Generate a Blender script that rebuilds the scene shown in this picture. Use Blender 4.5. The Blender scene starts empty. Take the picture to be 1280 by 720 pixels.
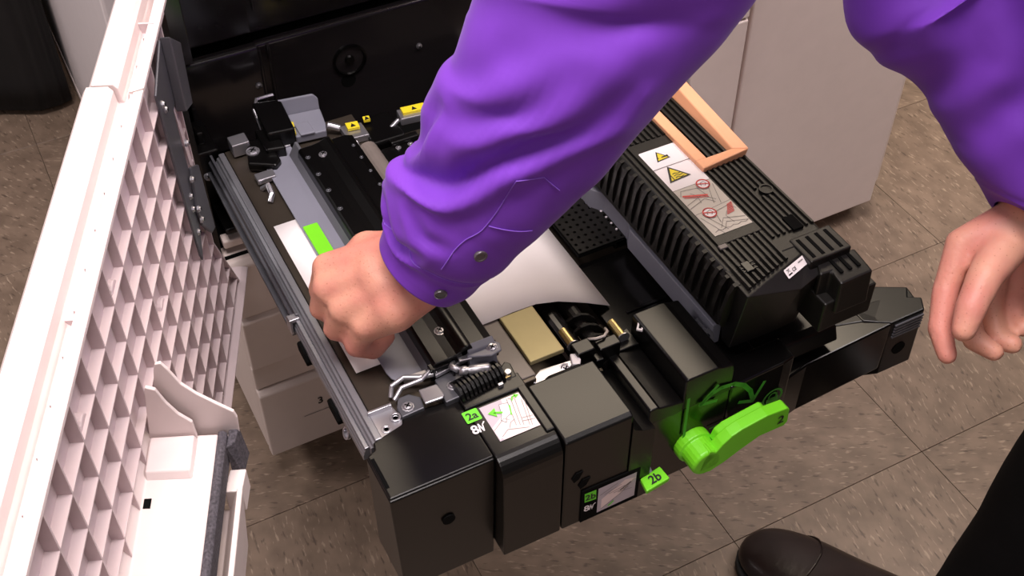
import bpy, bmesh, math, random
from mathutils import Vector, Matrix, noise
random.seed(7)
scene = bpy.context.scene
COL = scene.collection

# ------------------------------------------------------------------ camera
cam_d = bpy.data.cameras.new('camera')
cam = bpy.data.objects.new('camera', cam_d)
COL.objects.link(cam)
cam.location = (0, 0, 1.3)
cam.rotation_euler = (math.radians(90 - 45.3), 0, math.radians(-27.5))
cam_d.sensor_width = 36.0
cam_d.lens = 36.0 * 1497.0 / 1280.0
cam_d.clip_start = 0.02
scene.camera = cam

# ------------------------------------------------------------------ world, lights, exposure
world = bpy.data.worlds.new('world')
scene.world = world
world.use_nodes = True
bg = world.node_tree.nodes['Background']
bg.inputs[0].default_value = (1.0, 0.93, 0.92, 1)
bg.inputs[1].default_value = 0.09

def area(name, loc, target, size, size_y, power, color):
    d = bpy.data.lights.new(name, 'AREA')
    d.shape = 'RECTANGLE'
    d.size, d.size_y, d.energy, d.color = size, size_y, power, color
    o = bpy.data.objects.new(name, d)
    COL.objects.link(o)
    o.location = loc
    o.rotation_euler = (Vector(target) - Vector(loc)).to_track_quat('-Z', 'Y').to_euler()
    return o

area('ceiling_light_key', (0.09, 0.44, 2.65), (0.15, 0.6, 0.5), 1.2, 0.6, 60, (1.0, 0.90, 0.89))
area('fill_light_front', (-0.8, -1.4, 2.65), (0.2, 0.5, 0.4), 1.2, 0.6, 13, (1.0, 0.90, 0.89))  # unseen fill, added to lift the front-facing covers and door fins
area('fill_light_right', (1.75, 0.15, 2.65), (1.2, 0.3, 0.0), 1.2, 0.6, 46, (1.0, 0.90, 0.88))  # added fill, no lamp in view: lifts right sleeve, hand and floor
area('fill_light_left', (-2.1, 2.2, 2.65), (0.0, 1.6, 0.8), 1.2, 0.6, 38, (1.0, 0.91, 0.90))  # added out of view to brighten the white left side panel
area('ceiling_light_far', (1.55, 2.2, 2.75), (1.55, 2.2, 0.0), 1.8, 1.4, 60, (1.0, 0.83, 0.64))

scene.view_settings.view_transform = 'Standard'
scene.view_settings.look = 'None'
scene.view_settings.exposure = 0.0
scene.view_settings.gamma = 1.0
scene.view_settings.use_curve_mapping = False

# ------------------------------------------------------------------ materials
def srgb(r, g, b):
    def c(u):
        u /= 255.0
        return u / 12.92 if u <= 0.04045 else ((u + 0.055) / 1.055) ** 2.4
    return (c(r), c(g), c(b), 1.0)

def mat(name, col, rough=0.5, metal=0.0, spec=0.5, var=0.06, scale=40.0, bump=0.0, bscale=300.0, sheen=0.0, sss=0.0, coat=0.0):
    m = bpy.data.materials.new(name)
    m.use_nodes = True
    nt = m.node_tree
    b = nt.nodes['Principled BSDF']
    tc = nt.nodes.new('ShaderNodeTexCoord')
    nz = nt.nodes.new('ShaderNodeTexNoise')
    nz.inputs['Scale'].default_value = scale
    nz.inputs['Detail'].default_value = 3
    nt.links.new(tc.outputs['Object'], nz.inputs['Vector'])
    rmp = nt.nodes.new('ShaderNodeValToRGB')
    lo = [max(0, c * (1 - var)) for c in col[:3]] + [1]
    hi = [min(1, c * (1 + var)) for c in col[:3]] + [1]
    rmp.color_ramp.elements[0].position = 0.3
    rmp.color_ramp.elements[0].color = lo
    rmp.color_ramp.elements[1].position = 0.7
    rmp.color_ramp.elements[1].color = hi
    nt.links.new(nz.outputs['Fac'], rmp.inputs['Fac'])
    nt.links.new(rmp.outputs['Color'], b.inputs['Base Color'])
    b.inputs['Roughness'].default_value = rough
    b.inputs['Metallic'].default_value = metal
    b.inputs['Specular IOR Level'].default_value = spec
    if sheen:
        b.inputs['Sheen Weight'].default_value = sheen
        b.inputs['Sheen Roughness'].default_value = 0.4
    if coat:
        b.inputs['Coat Weight'].default_value = coat
    if sss:
        b.inputs['Subsurface Weight'].default_value = sss
        b.inputs['Subsurface Radius'].default_value = (0.012, 0.004, 0.002)
        b.inputs['Subsurface Scale'].default_value = 0.5
    if bump:
        n2 = nt.nodes.new('ShaderNodeTexNoise')
        n2.inputs['Scale'].default_value = bscale
        n2.inputs['Detail'].default_value = 4
        nt.links.new(tc.outputs['Object'], n2.inputs['Vector'])
        bp = nt.nodes.new('ShaderNodeBump')
        bp.inputs['Strength'].default_value = bump
        bp.inputs['Distance'].default_value = 0.002
        nt.links.new(n2.outputs['Fac'], bp.inputs['Height'])
        nt.links.new(bp.outputs['Normal'], b.inputs['Normal'])
    return m

M = {}
M['white'] = mat('white_plastic', srgb(222, 208, 206), 0.45, var=0.02)
M['white_shaded'] = mat('shaded_white_plastic', srgb(203, 186, 188), 0.5, var=0.02)  # same white plastic as the flange, its weaker light put into the colour
M['side_white'] = mat('bright_white_cover', srgb(246, 236, 238), 0.45, var=0.02)
M['pale'] = mat('pale_grey_cover', srgb(216, 203, 200), 0.45, var=0.02)
M['beige'] = mat('beige_grey_cover', srgb(222, 206, 200), 0.45, var=0.02)
M['black'] = mat('black_gloss_plastic', srgb(9, 8, 8), 0.2, var=0.15, scale=12)
M['cover'] = mat('black_drawer_plastic', srgb(7, 6, 6), 0.3, spec=0.4, var=0.15, scale=12, bump=0.03, bscale=900)
M['fuser'] = mat('charcoal_textured_plastic', srgb(19, 17, 15), 0.45, spec=0.4, var=0.12, bump=0.08, bscale=1200)
M['bulkhead'] = mat('black_bulkhead_plastic', srgb(32, 29, 30), 0.17, var=0.2, scale=9)  # base lifted off black to stand in for the room's reflections
M['hole'] = mat('black_hole', srgb(8, 8, 8), 0.9, var=0.1, spec=0.1)
M['pan'] = mat('dark_brown_metal_pan', srgb(74, 66, 58), 0.35, metal=0.5, var=0.08)
M['steel'] = mat('zinc_steel', srgb(186, 184, 190), 0.34, metal=0.85, var=0.06, scale=25)
M['rail'] = mat('rail_steel', srgb(150, 150, 156), 0.4, metal=0.7, var=0.06, scale=25)
M['darksteel'] = mat('dark_grey_steel', srgb(92, 92, 98), 0.42, metal=0.5, var=0.06)
M['plate'] = mat('grey_painted_plate', srgb(124, 124, 136), 0.42, var=0.03, scale=20)
M['plate_d'] = mat('slate_grey_plate', srgb(92, 92, 98), 0.45, var=0.03)
M['brass'] = mat('brass', srgb(214, 190, 130), 0.3, metal=0.9)
M['tan'] = mat('tan_metal_block', srgb(158, 146, 104), 0.4, metal=0.3, var=0.04)
M['rollergrey'] = mat('grey_brown_roller', srgb(120, 110, 104), 0.4, var=0.06)
M['green'] = mat('lime_green_plastic', srgb(118, 214, 36), 0.42, var=0.03)
M['green_ink'] = mat('lime_green_print', srgb(104, 215, 44), 0.5, var=0.02)
M['green_dim'] = mat('dark_green_print', srgb(62, 150, 40), 0.5, var=0.02)
M['peach'] = mat('peach_plastic', srgb(238, 172, 130), 0.45, var=0.03)
M['paper'] = mat('white_paper', srgb(240, 232, 232), 0.8, var=0.01, spec=0.2)
M['ink_white'] = mat('label_white', srgb(240, 232, 236), 0.5, var=0.01)
M['ink_grey'] = mat('label_grey', srgb(200, 192, 184), 0.5, var=0.02)
M['ink_lilac'] = mat('label_lilac_grey', srgb(190, 178, 188), 0.5, var=0.02)
M['ink_pink'] = mat('label_pale_pink', srgb(236, 214, 214), 0.5, var=0.02)
M['ink_black'] = mat('label_black', srgb(24, 22, 22), 0.5, var=0.02)
M['ink_line'] = mat('label_line_grey', srgb(120, 112, 110), 0.5, var=0.02)
M['ink_red'] = mat('label_red', srgb(214, 64, 60), 0.5, var=0.02)
M['ink_yellow'] = mat('label_yellow', srgb(226, 204, 40), 0.5, var=0.02)
M['foam'] = mat('speckled_foam', srgb(70, 66, 72), 0.9, var=0.5, scale=500, bump=0.3, bscale=600)
M['shirt'] = mat('purple_cotton', srgb(120, 54, 188), 0.75, var=0.05, scale=30, bump=0.06, bscale=1500, sheen=0.12)
M['shirt_seam'] = mat('purple_thread', srgb(132, 84, 196), 0.8, var=0.05)
M['button'] = mat('grey_button', srgb(86, 78, 84), 0.3, var=0.1)
M['trousers'] = mat('black_wool', srgb(7, 6, 7), 0.9, spec=0.12, var=0.15, bump=0.08, bscale=800)
M['leather'] = mat('dark_brown_leather', srgb(27, 18, 16), 0.28, var=0.25, scale=25, bump=0.12, bscale=120)
M['sole'] = mat('black_rubber_sole', srgb(16, 15, 15), 0.7)
M['cloth'] = mat('black_drape_cloth', srgb(19, 16, 16), 0.9, var=0.15)
M['hair'] = mat('grey_hair', srgb(120, 112, 104), 0.7, var=0.3, scale=120)
M['wire'] = mat('pale_wire', srgb(216, 206, 200), 0.5)

def skin_mat():
    m = mat('skin', srgb(224, 160, 138), 0.5, var=0.05, scale=40, bump=0.22, bscale=260, sss=0.12)
    nt = m.node_tree
    b = nt.nodes['Principled BSDF']
    old = b.inputs['Base Color'].links[0].from_socket
    tc = nt.nodes['Texture Coordinate']
    big = nt.nodes.new('ShaderNodeTexNoise')
    big.inputs['Scale'].default_value = 22
    nt.links.new(tc.outputs['Object'], big.inputs['Vector'])
    r1 = nt.nodes.new('ShaderNodeValToRGB')
    r1.color_ramp.elements[0].position = 0.38; r1.color_ramp.elements[0].color = srgb(214, 130, 120)
    r1.color_ramp.elements[1].position = 0.66; r1.color_ramp.elements[1].color = srgb(228, 168, 142)
    nt.links.new(big.outputs['Fac'], r1.inputs['Fac'])
    mx = nt.nodes.new('ShaderNodeMixRGB'); mx.inputs[0].default_value = 0.6
    nt.links.new(old, mx.inputs[1]); nt.links.new(r1.outputs['Color'], mx.inputs[2])
    fr = nt.nodes.new('ShaderNodeTexVoronoi'); fr.inputs['Scale'].default_value = 240
    nt.links.new(tc.outputs['Object'], fr.inputs['Vector'])
    r2 = nt.nodes.new('ShaderNodeValToRGB')
    r2.color_ramp.elements[0].position = 0.0; r2.color_ramp.elements[0].color = srgb(176, 104, 78)
    r2.color_ramp.elements[1].position = 0.20; r2.color_ramp.elements[1].color = (1, 1, 1, 1)
    nt.links.new(fr.outputs['Distance'], r2.inputs['Fac'])
    m2 = nt.nodes.new('ShaderNodeMixRGB'); m2.blend_type = 'MULTIPLY'; m2.inputs[0].default_value = 0.55
    nt.links.new(mx.outputs[0], m2.inputs[1]); nt.links.new(r2.outputs['Color'], m2.inputs[2])
    nt.links.new(m2.outputs[0], b.inputs['Base Color'])
    return m
M['skin'] = skin_mat()

def floor_mat():
    m = bpy.data.materials.new('flecked_vinyl_tile')
    m.use_nodes = True
    nt = m.node_tree; L = nt.links; N = nt.nodes
    b = N['Principled BSDF']
    tc = N.new('ShaderNodeTexCoord')
    oi = N.new('ShaderNodeObjectInfo')
    mul = N.new('ShaderNodeMath'); mul.operation = 'MULTIPLY'; mul.inputs[1].default_value = 3.0
    L.new(oi.outputs['Random'], mul.inputs[0])
    rot = N.new('ShaderNodeVectorRotate'); rot.rotation_type = 'Z_AXIS'
    L.new(tc.outputs['Object'], rot.inputs['Vector'])
    ang = N.new('ShaderNodeMath'); ang.operation = 'MULTIPLY_ADD'; ang.inputs[1].default_value = 0.5; ang.inputs[2].default_value = 0.35
    L.new(mul.outputs[0], ang.inputs[0]); L.new(ang.outputs[0], rot.inputs['Angle'])
    def streak(sx, sy, off):
        mp = N.new('ShaderNodeMapping')
        mp.inputs['Scale'].default_value = (sx, sy, 1)
        mp.inputs['Location'].default_value = (off, off * 1.7, 0)
        L.new(rot.outputs[0], mp.inputs['Vector'])
        nz = N.new('ShaderNodeTexNoise'); nz.inputs['Scale'].default_value = 1.0; nz.inputs['Detail'].default_value = 2.5
        L.new(mp.outputs[0], nz.inputs['Vector'])
        return nz.outputs['Fac']
    def ramp(src, stops):
        r = N.new('ShaderNodeValToRGB')
        e = r.color_ramp.elements
        e[0].position, e[0].color = stops[0]
        e[1].position, e[1].color = stops[1]
        for p, c in stops[2:]:
            k = e.new(p); k.color = c
        L.new(src, r.inputs['Fac'])
        return r.outputs['Color']
    base = ramp(streak(26, 34, 0), [(0.35, srgb(114, 97, 83)), (0.65, srgb(134, 115, 99))])
    light = ramp(streak(55, 210, 3), [(0.60, (0, 0, 0, 1)), (0.70, (1, 1, 1, 1))])
    dark = ramp(streak(48, 170, 9), [(0.60, (0, 0, 0, 1)), (0.69, (1, 1, 1, 1))])
    m1 = N.new('ShaderNodeMixRGB'); m1.inputs[2].default_value = srgb(176, 156, 136)
    f1 = N.new('ShaderNodeMath'); f1.operation = 'MULTIPLY'; f1.inputs[1].default_value = 0.65
    L.new(light, f1.inputs[0]); L.new(f1.outputs[0], m1.inputs[0]); L.new(base, m1.inputs[1])
    m2 = N.new('ShaderNodeMixRGB'); m2.inputs[2].default_value = srgb(84, 70, 60)
    f2 = N.new('ShaderNodeMath'); f2.operation = 'MULTIPLY'; f2.inputs[1].default_value = 0.8
    L.new(dark, f2.inputs[0]); L.new(f2.outputs[0], m2.inputs[0]); L.new(m1.outputs[0], m2.inputs[1])
    L.new(m2.outputs[0], b.inputs['Base Color'])
    b.inputs['Roughness'].default_value = 0.42
    return m
M['tile'] = floor_mat()
M['grout'] = mat('dark_tile_seam', srgb(98, 84, 72), 0.8)

# ------------------------------------------------------------------ mesh helpers
class MB:
    def __init__(s):
        s.v, s.f, s.m = [], [], []
    def add(s, vs, fs, mi=0):
        o = len(s.v)
        s.v += [tuple(p) for p in vs]
        for f in fs:
            s.f.append([i + o for i in f]); s.m.append(mi)
        return s
    def ext(s, a, b, mi=0):
        n = len(a)
        fs = [list(range(n))[::-1], [n + i for i in range(n)]]
        fs += [[i, (i + 1) % n, n + (i + 1) % n, n + i] for i in range(n)]
        return s.add(list(a) + list(b), fs, mi)
    def box(s, x0, x1, y0, y1, z0, z1, mi=0):
        return s.pz([(x0, y0), (x1, y0), (x1, y1), (x0, y1)], z0, z1, mi)
    def pz(s, poly, z0, z1, mi=0):
        return s.ext([(x, y, z0) for x, y in poly], [(x, y, z1) for x, y in poly], mi)
    def py(s, poly, y0, y1, mi=0):           # poly in (x, z)
        return s.ext([(x, y0, z) for x, z in poly], [(x, y1, z) for x, z in poly], mi)
    def px(s, poly, x0, x1, mi=0):           # poly in (y, z)
        return s.ext([(x0, y, z) for y, z in poly], [(x1, y, z) for y, z in poly], mi)
    def loft(s, rings, mi=0, cap=True):
        n = len(rings[0]); vs = [p for r in rings for p in r]; fs = []
        for k in range(len(rings) - 1):
            for i in range(n):
                j = (i + 1) % n
                fs.append([k * n + i, k * n + j, (k + 1) * n + j, (k + 1) * n + i])
        if cap:
            fs.append(list(range(n))[::-1]); fs.append([(len(rings) - 1) * n + i for i in range(n)])
        return s.add(vs, fs, mi)
    def cyl(s, p0, p1, r0, r1=None, n=12, mi=0):
        r1 = r0 if r1 is None else r1
        p0, p1 = Vector(p0), Vector(p1)
        d = (p1 - p0).normalized()
        a = d.orthogonal().normalized(); b = d.cross(a)
        rg = lambda p, r: [p + (a * math.cos(t) + b * math.sin(t)) * r for t in [2 * math.pi * i / n for i in range(n)]]
        return s.loft([rg(p0, r0), rg(p1, r1)], mi)
    def rings(s, p0, d, prof, n=16, mi=0):   # lathe: prof = (dist along d, radius)
        p0, d = Vector(p0), Vector(d).normalized()
        a = d.orthogonal().normalized(); b = d.cross(a)
        return s.loft([[p0 + d * h + (a * math.cos(t) + b * math.sin(t)) * r for t in [2 * math.pi * i / n for i in range(n)]] for h, r in prof], mi)
    def tube(s, pts, r, n=6, mi=0):
        pts = [Vector(p) for p in pts]; rg = []
        for i, p in enumerate(pts):
            d = (pts[min(i + 1, len(pts) - 1)] - pts[max(i - 1, 0)]).normalized()
            a = d.cross(Vector((0.13, 0.2, 1))).normalized(); b = d.cross(a)
            rr = r[i] if isinstance(r, (list, tuple)) else r
            rg.append([p + (a * math.cos(t) + b * math.sin(t)) * rr for t in [2 * math.pi * k / n for k in range(n)]])
        return s.loft(rg, mi)
    def sphere(s, c, r, n=12, m=8, mi=0):
        r = (r, r, r) if not isinstance(r, (tuple, list)) else r
        rg = []
        for k in range(m + 1):
            t = math.pi * (k + 0.02 if k == 0 else k - 0.02 if k == m else k) / m
            rg.append([(c[0] + r[0] * math.sin(t) * math.cos(q), c[1] + r[1] * math.sin(t) * math.sin(q), c[2] + r[2] * math.cos(t)) for q in [2 * math.pi * i / n for i in range(n)]])
        return s.loft(rg, mi)
    def build(s, name, mats, parent=None, bevel=0.0, smooth=False, seg=2, angle=40, normals=True):
        me = bpy.data.meshes.new(name)
        me.from_pydata(s.v, [], s.f)
        mats = mats if isinstance(mats, (list, tuple)) else [mats]
        for k in mats:
            me.materials.append(M[k])
        me.polygons.foreach_set('material_index', s.m)
        if normals:
            bm = bmesh.new(); bm.from_mesh(me)
            bmesh.ops.recalc_face_normals(bm, faces=bm.faces)
            bm.to_mesh(me); bm.free()
        if smooth:
            me.polygons.foreach_set('use_smooth', [True] * len(me.polygons))
        me.update()
        return link(name, me, parent, bevel, seg, angle)

def link(name, me, parent=None, bevel=0.0, seg=2, angle=40):
    o = bpy.data.objects.new(name, me)
    COL.objects.link(o)
    if parent is not None:
        o.parent = parent
        w = Matrix.Translation(parent.location) if parent.type == 'EMPTY' else Matrix.Identity(4)
        o.matrix_parent_inverse = w.inverted()
    if bevel:
        b = o.modifiers.new('bevel', 'BEVEL')
        b.width, b.segments, b.limit_method, b.angle_limit = bevel, seg, 'ANGLE', math.radians(angle)
        b.harden_normals = False
    return o

def thing(name, label, cat, loc, group=None):
    o = bpy.data.objects.new(name, None)
    COL.objects.link(o)
    o.empty_display_size = 0.05
    o.location = loc
    o['label'] = label; o['category'] = cat
    if group: o['group'] = group
    return o

_txt = {}
def text2d(s):
    """outline text as triangles, 2D, unit height, centred"""
    if s in _txt: return _txt[s]
    c = bpy.data.curves.new('t', 'FONT'); c.body = s; c.align_x = 'CENTER'; c.align_y = 'CENTER'; c.resolution_u = 3; c.offset = 0.022
    o = bpy.data.objects.new('t', c); COL.objects.link(o)
    dg = bpy.context.evaluated_depsgraph_get(); dg.update()
    me = bpy.data.meshes.new_from_object(o.evaluated_get(dg))
    vs = [(v.co.x, v.co.y) for v in me.vertices]; fs = [list(p.vertices) for p in me.polygons]
    bpy.data.objects.remove(o); bpy.data.curves.remove(c); bpy.data.meshes.remove(me)
    cx = (max(v[0] for v in vs) + min(v[0] for v in vs)) / 2; cy = (max(v[1] for v in vs) + min(v[1] for v in vs)) / 2
    h = max(v[1] for v in vs) - min(v[1] for v in vs)
    _txt[s] = ([((x - cx) / h, (y - cy) / h) for x, y in vs], fs)
    return _txt[s]

class Decal:
    """flat print on a plane: quad corners tl, tr, br, bl; (u, v) with v downwards"""
    def __init__(s, tl, tr, br, bl, nrm, off=0.0003):
        s.c = [Vector(p) for p in (tl, tr, br, bl)]; s.n = Vector(nrm).normalized(); s.mb = MB(); s.off = off
        s.asp = ((s.c[1] - s.c[0]).length) / ((s.c[3] - s.c[0]).length)
    def P(s, u, v, lay=0):
        a, b, c, d = s.c
        return (a * (1 - u) + b * u) * (1 - v) + (d * (1 - u) + c * u) * v + s.n * (s.off + 0.00016 * lay)
    def poly(s, pts, mi, lay=1):
        s.mb.add([s.P(u, v, lay) for u, v in pts], [list(range(len(pts)))], mi); return s
    def line(s, pts, w, mi, lay=2, closed=False):
        A = s.asp
        pp = [Vector((u * A, v)) for u, v in pts]
        if closed: pp.append(pp[0])
        for a, b in zip(pp[:-1], pp[1:]):
            d = (b - a)
            if d.length < 1e-6: continue
            d = d.normalized(); q = Vector((-d.y, d.x)) * w / 2; e = d * w * 0.3
            s.poly([((p.x) / A, p.y) for p in (a - e - q, b + e - q, b + e + q, a - e + q)], mi, lay)
        return s
    def circle(s, u, v, r, mi, lay=1, n=20):
        return s.poly([(u + r * math.cos(t) / s.asp, v + r * math.sin(t)) for t in [2 * math.pi * i / n for i in range(n)]], mi, lay)
    def ring(s, u, v, r, w, mi, lay=3, n=20):
        s.line([(u + r * math.cos(t) / s.asp, v + r * math.sin(t)) for t in [2 * math.pi * i / n for i in range(n + 1)]], w, mi, lay); return s
    def text(s, t, u, v, h, mi, lay=3, sx=1.0):
        vs, fs = text2d(t)
        s.mb.add([s.P(u + x * h * sx / s.asp, v - y * h, lay) for x, y in vs], fs, mi); return s
    def build(s, name, mats, parent):
        return s.mb.build(name, mats, parent, normals=False)

def screw(parent, p, r=0.0035, nrm=(0, 0, 1), m='steel', name='screw'):
    mb = MB()
    n = Vector(nrm).normalized()
    mb.rings(p, n, [(-0.001, r * 1.25), (0.0006, r * 1.25), (0.0008, r), (0.002, r * 0.8), (0.0024, r * 0.4)], 10)
    a = n.orthogonal().normalized(); b = n.cross(a); q = Vector(p) + n * 0.0022
    for d in (a, b):
        e = n.cross(d)
        mb.ext([q + d * r * .6 + e * r * .12, q - d * r * .6 + e * r * .12, q - d * r * .6 - e * r * .12, q + d * r * .6 - e * r * .12],
               [x + n * 0.0005 for x in (q + d * r * .6 + e * r * .12, q - d * r * .6 + e * r * .12, q - d * r * .6 - e * r * .12, q + d * r * .6 - e * r * .12)], 1)
    return mb.build(name, [m, 'hole'], parent)

# ------------------------------------------------------------------ floor
floor = MB().box(-2.2, 4.0, -1.6, 4.6, -0.05, -0.004).build('floor', 'grout')
floor['kind'] = 'structure'
wb = MB().box(-2.2, 4.0, 4.6, 4.7, 0.0, 2.9).build('wall_back', 'pale'); wb['kind'] = 'structure'
T = 0.305
tile_me = None
for i in range(-3, 10):
    for j in range(-3, 12):
        x0, y0 = 0.94 + (i - 4) * T, 0.612 + (j - 4) * T
        if tile_me is None:
            mb = MB(); g = 0.0004
            mb.box(g, T - g, g, T - g, -0.006, 0.0)
            t = mb.build('floor_tile', 'tile', floor, bevel=0.0003, seg=1)
            tile_me = t.data
        else:
            t = link('floor_tile', tile_me, floor, 0.0003, 1)
        t.location = (x0, y0, 0)

# ------------------------------------------------------------------ dark draped stand behind
t = thing('draped_stand', 'black cloth-draped stand on the floor beyond the white machine side', 'stand', (-0.4, 2.2, 0))
def drape():
    path = [(-1.3, 1.95), (-0.9, 1.94), (-0.5, 1.945), (-0.2, 1.94), (-0.01, 1.938), (0.052, 1.905), (0.085, 1.905), (0.109, 1.912), (0.109, 2.3), (0.109, 2.7), (-1.3, 2.7)]
    fine = []
    for a, b in zip(path, path[1:] + path[:1]):
        for k in range(8):
            fine.append((a[0] + (b[0] - a[0]) * k / 8, a[1] + (b[1] - a[1]) * k / 8))
    rg = []
    for q in range(13):
        z = 0.015 + 0.72 * q / 12
        r = []
        for k, (x, y) in enumerate(fine):
            w = 0.006 * math.sin(z * 55 + 1.3 * math.sin(x * 7)) * (q / 12) + 0.004 * math.sin(k * 1.1)
            r.append((x, y + w if q else y, z))
        rg.append(r)
    return MB().loft(rg)
drape().build('drape_cloth', 'cloth', t, smooth=True)

# ------------------------------------------------------------------ printer
PR = thing('office_printer', 'large white office printer with its front door open and drawer pulled out', 'printer', (0.48, 1.4, 0))
mb = MB()
mb.px([(1.16, 0.055), (1.168, 0.04), (2.2, 0.04), (2.2, 0.93), (1.16, 0.93)], 0.122, 0.152)
mb.build('left_side_panel', 'side_white', PR, bevel=0.004)
mb = MB(); mb.box(0.120, 0.150, 1.162, 2.2, 0.024, 0.042)
mb.build('base_strip', 'beige', PR, bevel=0.002)

# lower cabinet with paper trays
cab = MB().box(0.157, 0.752, 0.985, 1.62, 0.05, 0.392).build('lower_cabinet', 'beige', PR, bevel=0.003)
def tray(z0, z1, name='paper_tray', lip=True):
    mb = MB()
    mb.px([(0.97, z0), (0.985, z0), (0.985, z1), (0.976, z1), (0.97, z1 - 0.006)], 0.157, 0.752)
    o = mb.build(name, 'beige', PR, bevel=0.002)
    return o
tray(0.3045, 0.388); tray(0.2155, 0.3005); tr3 = tray(0.048, 0.1705)
mb = MB(); mb.box(0.158, 0.751, 0.983, 0.986, 0.051, 0.391); mb.build('tray_gap_shade', 'hole', PR)  # dark sheet behind the trays, shade of their gaps put into colour
mb = MB(); mb.box(0.16, 0.752, 0.985, 1.0, 0.401, 0.412); mb.build('lower_crossbar', 'beige', PR, bevel=0.002)
mb = MB(); mb.box(0.157, 0.752, 0.976, 0.985, 0.1735, 0.2115)
mb.build('tray_handle_recess', 'beige', PR, bevel=0.002)
d = Decal((0.214, 0.9699, 0.132), (0.248, 0.9699, 0.132), (0.248, 0.9699, 0.108), (0.214, 0.9699, 0.108), (0, -1, 0))
d.text('3', 0.5, 0.42, 0.5, 0); d.line([(-0.2, 1.25), (1.3, 1.25)], 0.04, 1)
d.build('tray_number', ['ink_black', 'ink_line'], tr3)

# cavity behind the drawer
mb = MB()
mb.box(0.157, 0.775, 1.0, 1.03, 0.392, 0.405); mb.box(0.157, 0.775, 1.03, 1.62, 0.392, 0.40)
mb.build('cavity_base', 'hole', PR)
mb = MB(); mb.box(0.150, 0.157, 0.99, 1.62, 0.392, 0.84)
mb.build('cavity_side_panel', 'black', PR)
mb = MB(); mb.box(0.752, 0.775, 1.02, 1.62, 0.392, 0.84)
mb.build('cavity_side_panel', 'black', PR)
# lower bulkhead: left third stands proud of the rest, shiny ledge along its top
mb = MB()
mb.px([(1.10, 0.44), (1.10, 0.560), (1.103, 0.563), (1.112, 0.563), (1.112, 0.44)], 0.178, 0.262)
mb.px([(1.112, 0.40), (1.112, 0.555), (1.115, 0.558), (1.122, 0.558), (1.122, 0.40)], 0.262, 0.770)
mb.py([(0.262, 0.40), (0.2665, 0.40), (0.2665, 0.555), (0.262, 0.555)], 1.104, 1.12)
mb.py([(0.274, 0.40), (0.278, 0.40), (0.278, 0.556), (0.274, 0.556)], 1.108, 1.12)
bulk = mb.build('inner_bulkhead', 'bulkhead', PR, bevel=0.0015)
mb = MB()
mb.rings((0.368, 1.113, 0.505), (0, -1, 0), [(0, 0.0205), (0.003, 0.0205), (0.0035, 0.018), (0.0008, 0.017), (0.0008, 0.006), (0.004, 0.005)], 24, 0)
mb.build('access_hole', 'black', bulk)
for hx, hy, hz in ((0.364, 1.1128, 0.478), (0.254, 1.1008, 0.487)):
    mb = MB(); mb.rings((hx, hy, hz), (0, -1, 0), [(0, 0.009), (0.0012, 0.009), (0.0012, 0.007)], 16)
    mb.build('access_hole', 'hole', bulk)
screw(bulk, (0.455, 1.111, 0.497), 0.003, (0, -1, 0))
screw(bulk, (0.256, 1.099, 0.514), 0.003, (0, -1, 0))
mb = MB()
mb.box(0.160, 0.190, 1.09, 1.2, 0.570, 0.84)
mb.box(0.186, 0.770, 1.128, 1.2, 0.563, 0.84)
mb.box(0.186, 0.262, 1.118, 1.14, 0.570, 0.84)
mb.box(0.270, 0.272, 1.124, 1.135, 0.59, 0.84)
mb.py([(0.290, 0.60), (0.43, 0.585), (0.60, 0.585), (0.60, 0.594), (0.43, 0.594), (0.29, 0.609)], 1.118, 1.135)
mb.build('upper_bulkhead', 'bulkhead', PR, bevel=0.003)
mb = MB(); mb.box(0.16, 0.77, 1.16, 1.18, 0.40, 0.60)
mb.build('cavity_back', 'hole', PR)
# body above the opening and right front covers
mb = MB(); mb.box(0.122, 0.855, 0.985, 1.70, 0.84, 0.93)
mb.build('upper_body', 'white', PR, bevel=0.006)
mb = MB(); mb.box(0.775, 0.8545, 1.003, 1.02, 0.05, 0.4765)
mb.build('front_cover', 'beige', PR, bevel=0.002)
mb = MB(); mb.box(0.775, 0.8545, 1.003, 1.02, 0.4795, 0.838)
mb.build('front_cover', 'beige', PR, bevel=0.002)
mb = MB(); mb.box(0.776, 0.854, 1.012, 1.62, 0.045, 0.838)
mb.build('inner_frame', 'hole', PR)

# black perforated plate and guide blocks under the rail end
mb = MB()
mb.box(0.165, 0.215, 0.982, 1.06, 0.422, 0.43)
mb.box(0.160, 0.185, 1.03, 1.09, 0.43, 0.50)
mb.box(0.168, 0.176, 1.045, 1.06, 0.50, 0.515)
mb.build('rail_mount', 'cover', PR, bevel=0.002)
for hx_, hy_, hr in ((0.178, 1.0, 0.003), (0.190, 1.006, 0.005), (0.190, 0.99, 0.005)):
    mb = MB(); mb.cyl((hx_, hy_, 0.4295), (hx_, hy_, 0.4312), hr, n=12); mb.build('plate_hole', 'hole', PR)
screw(PR, (0.176, 1.044, 0.487), 0.005, (0, -1, 0.5))
screw(PR, (0.168, 1.029, 0.470), 0.004, (0, -1, 0.5))

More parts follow.
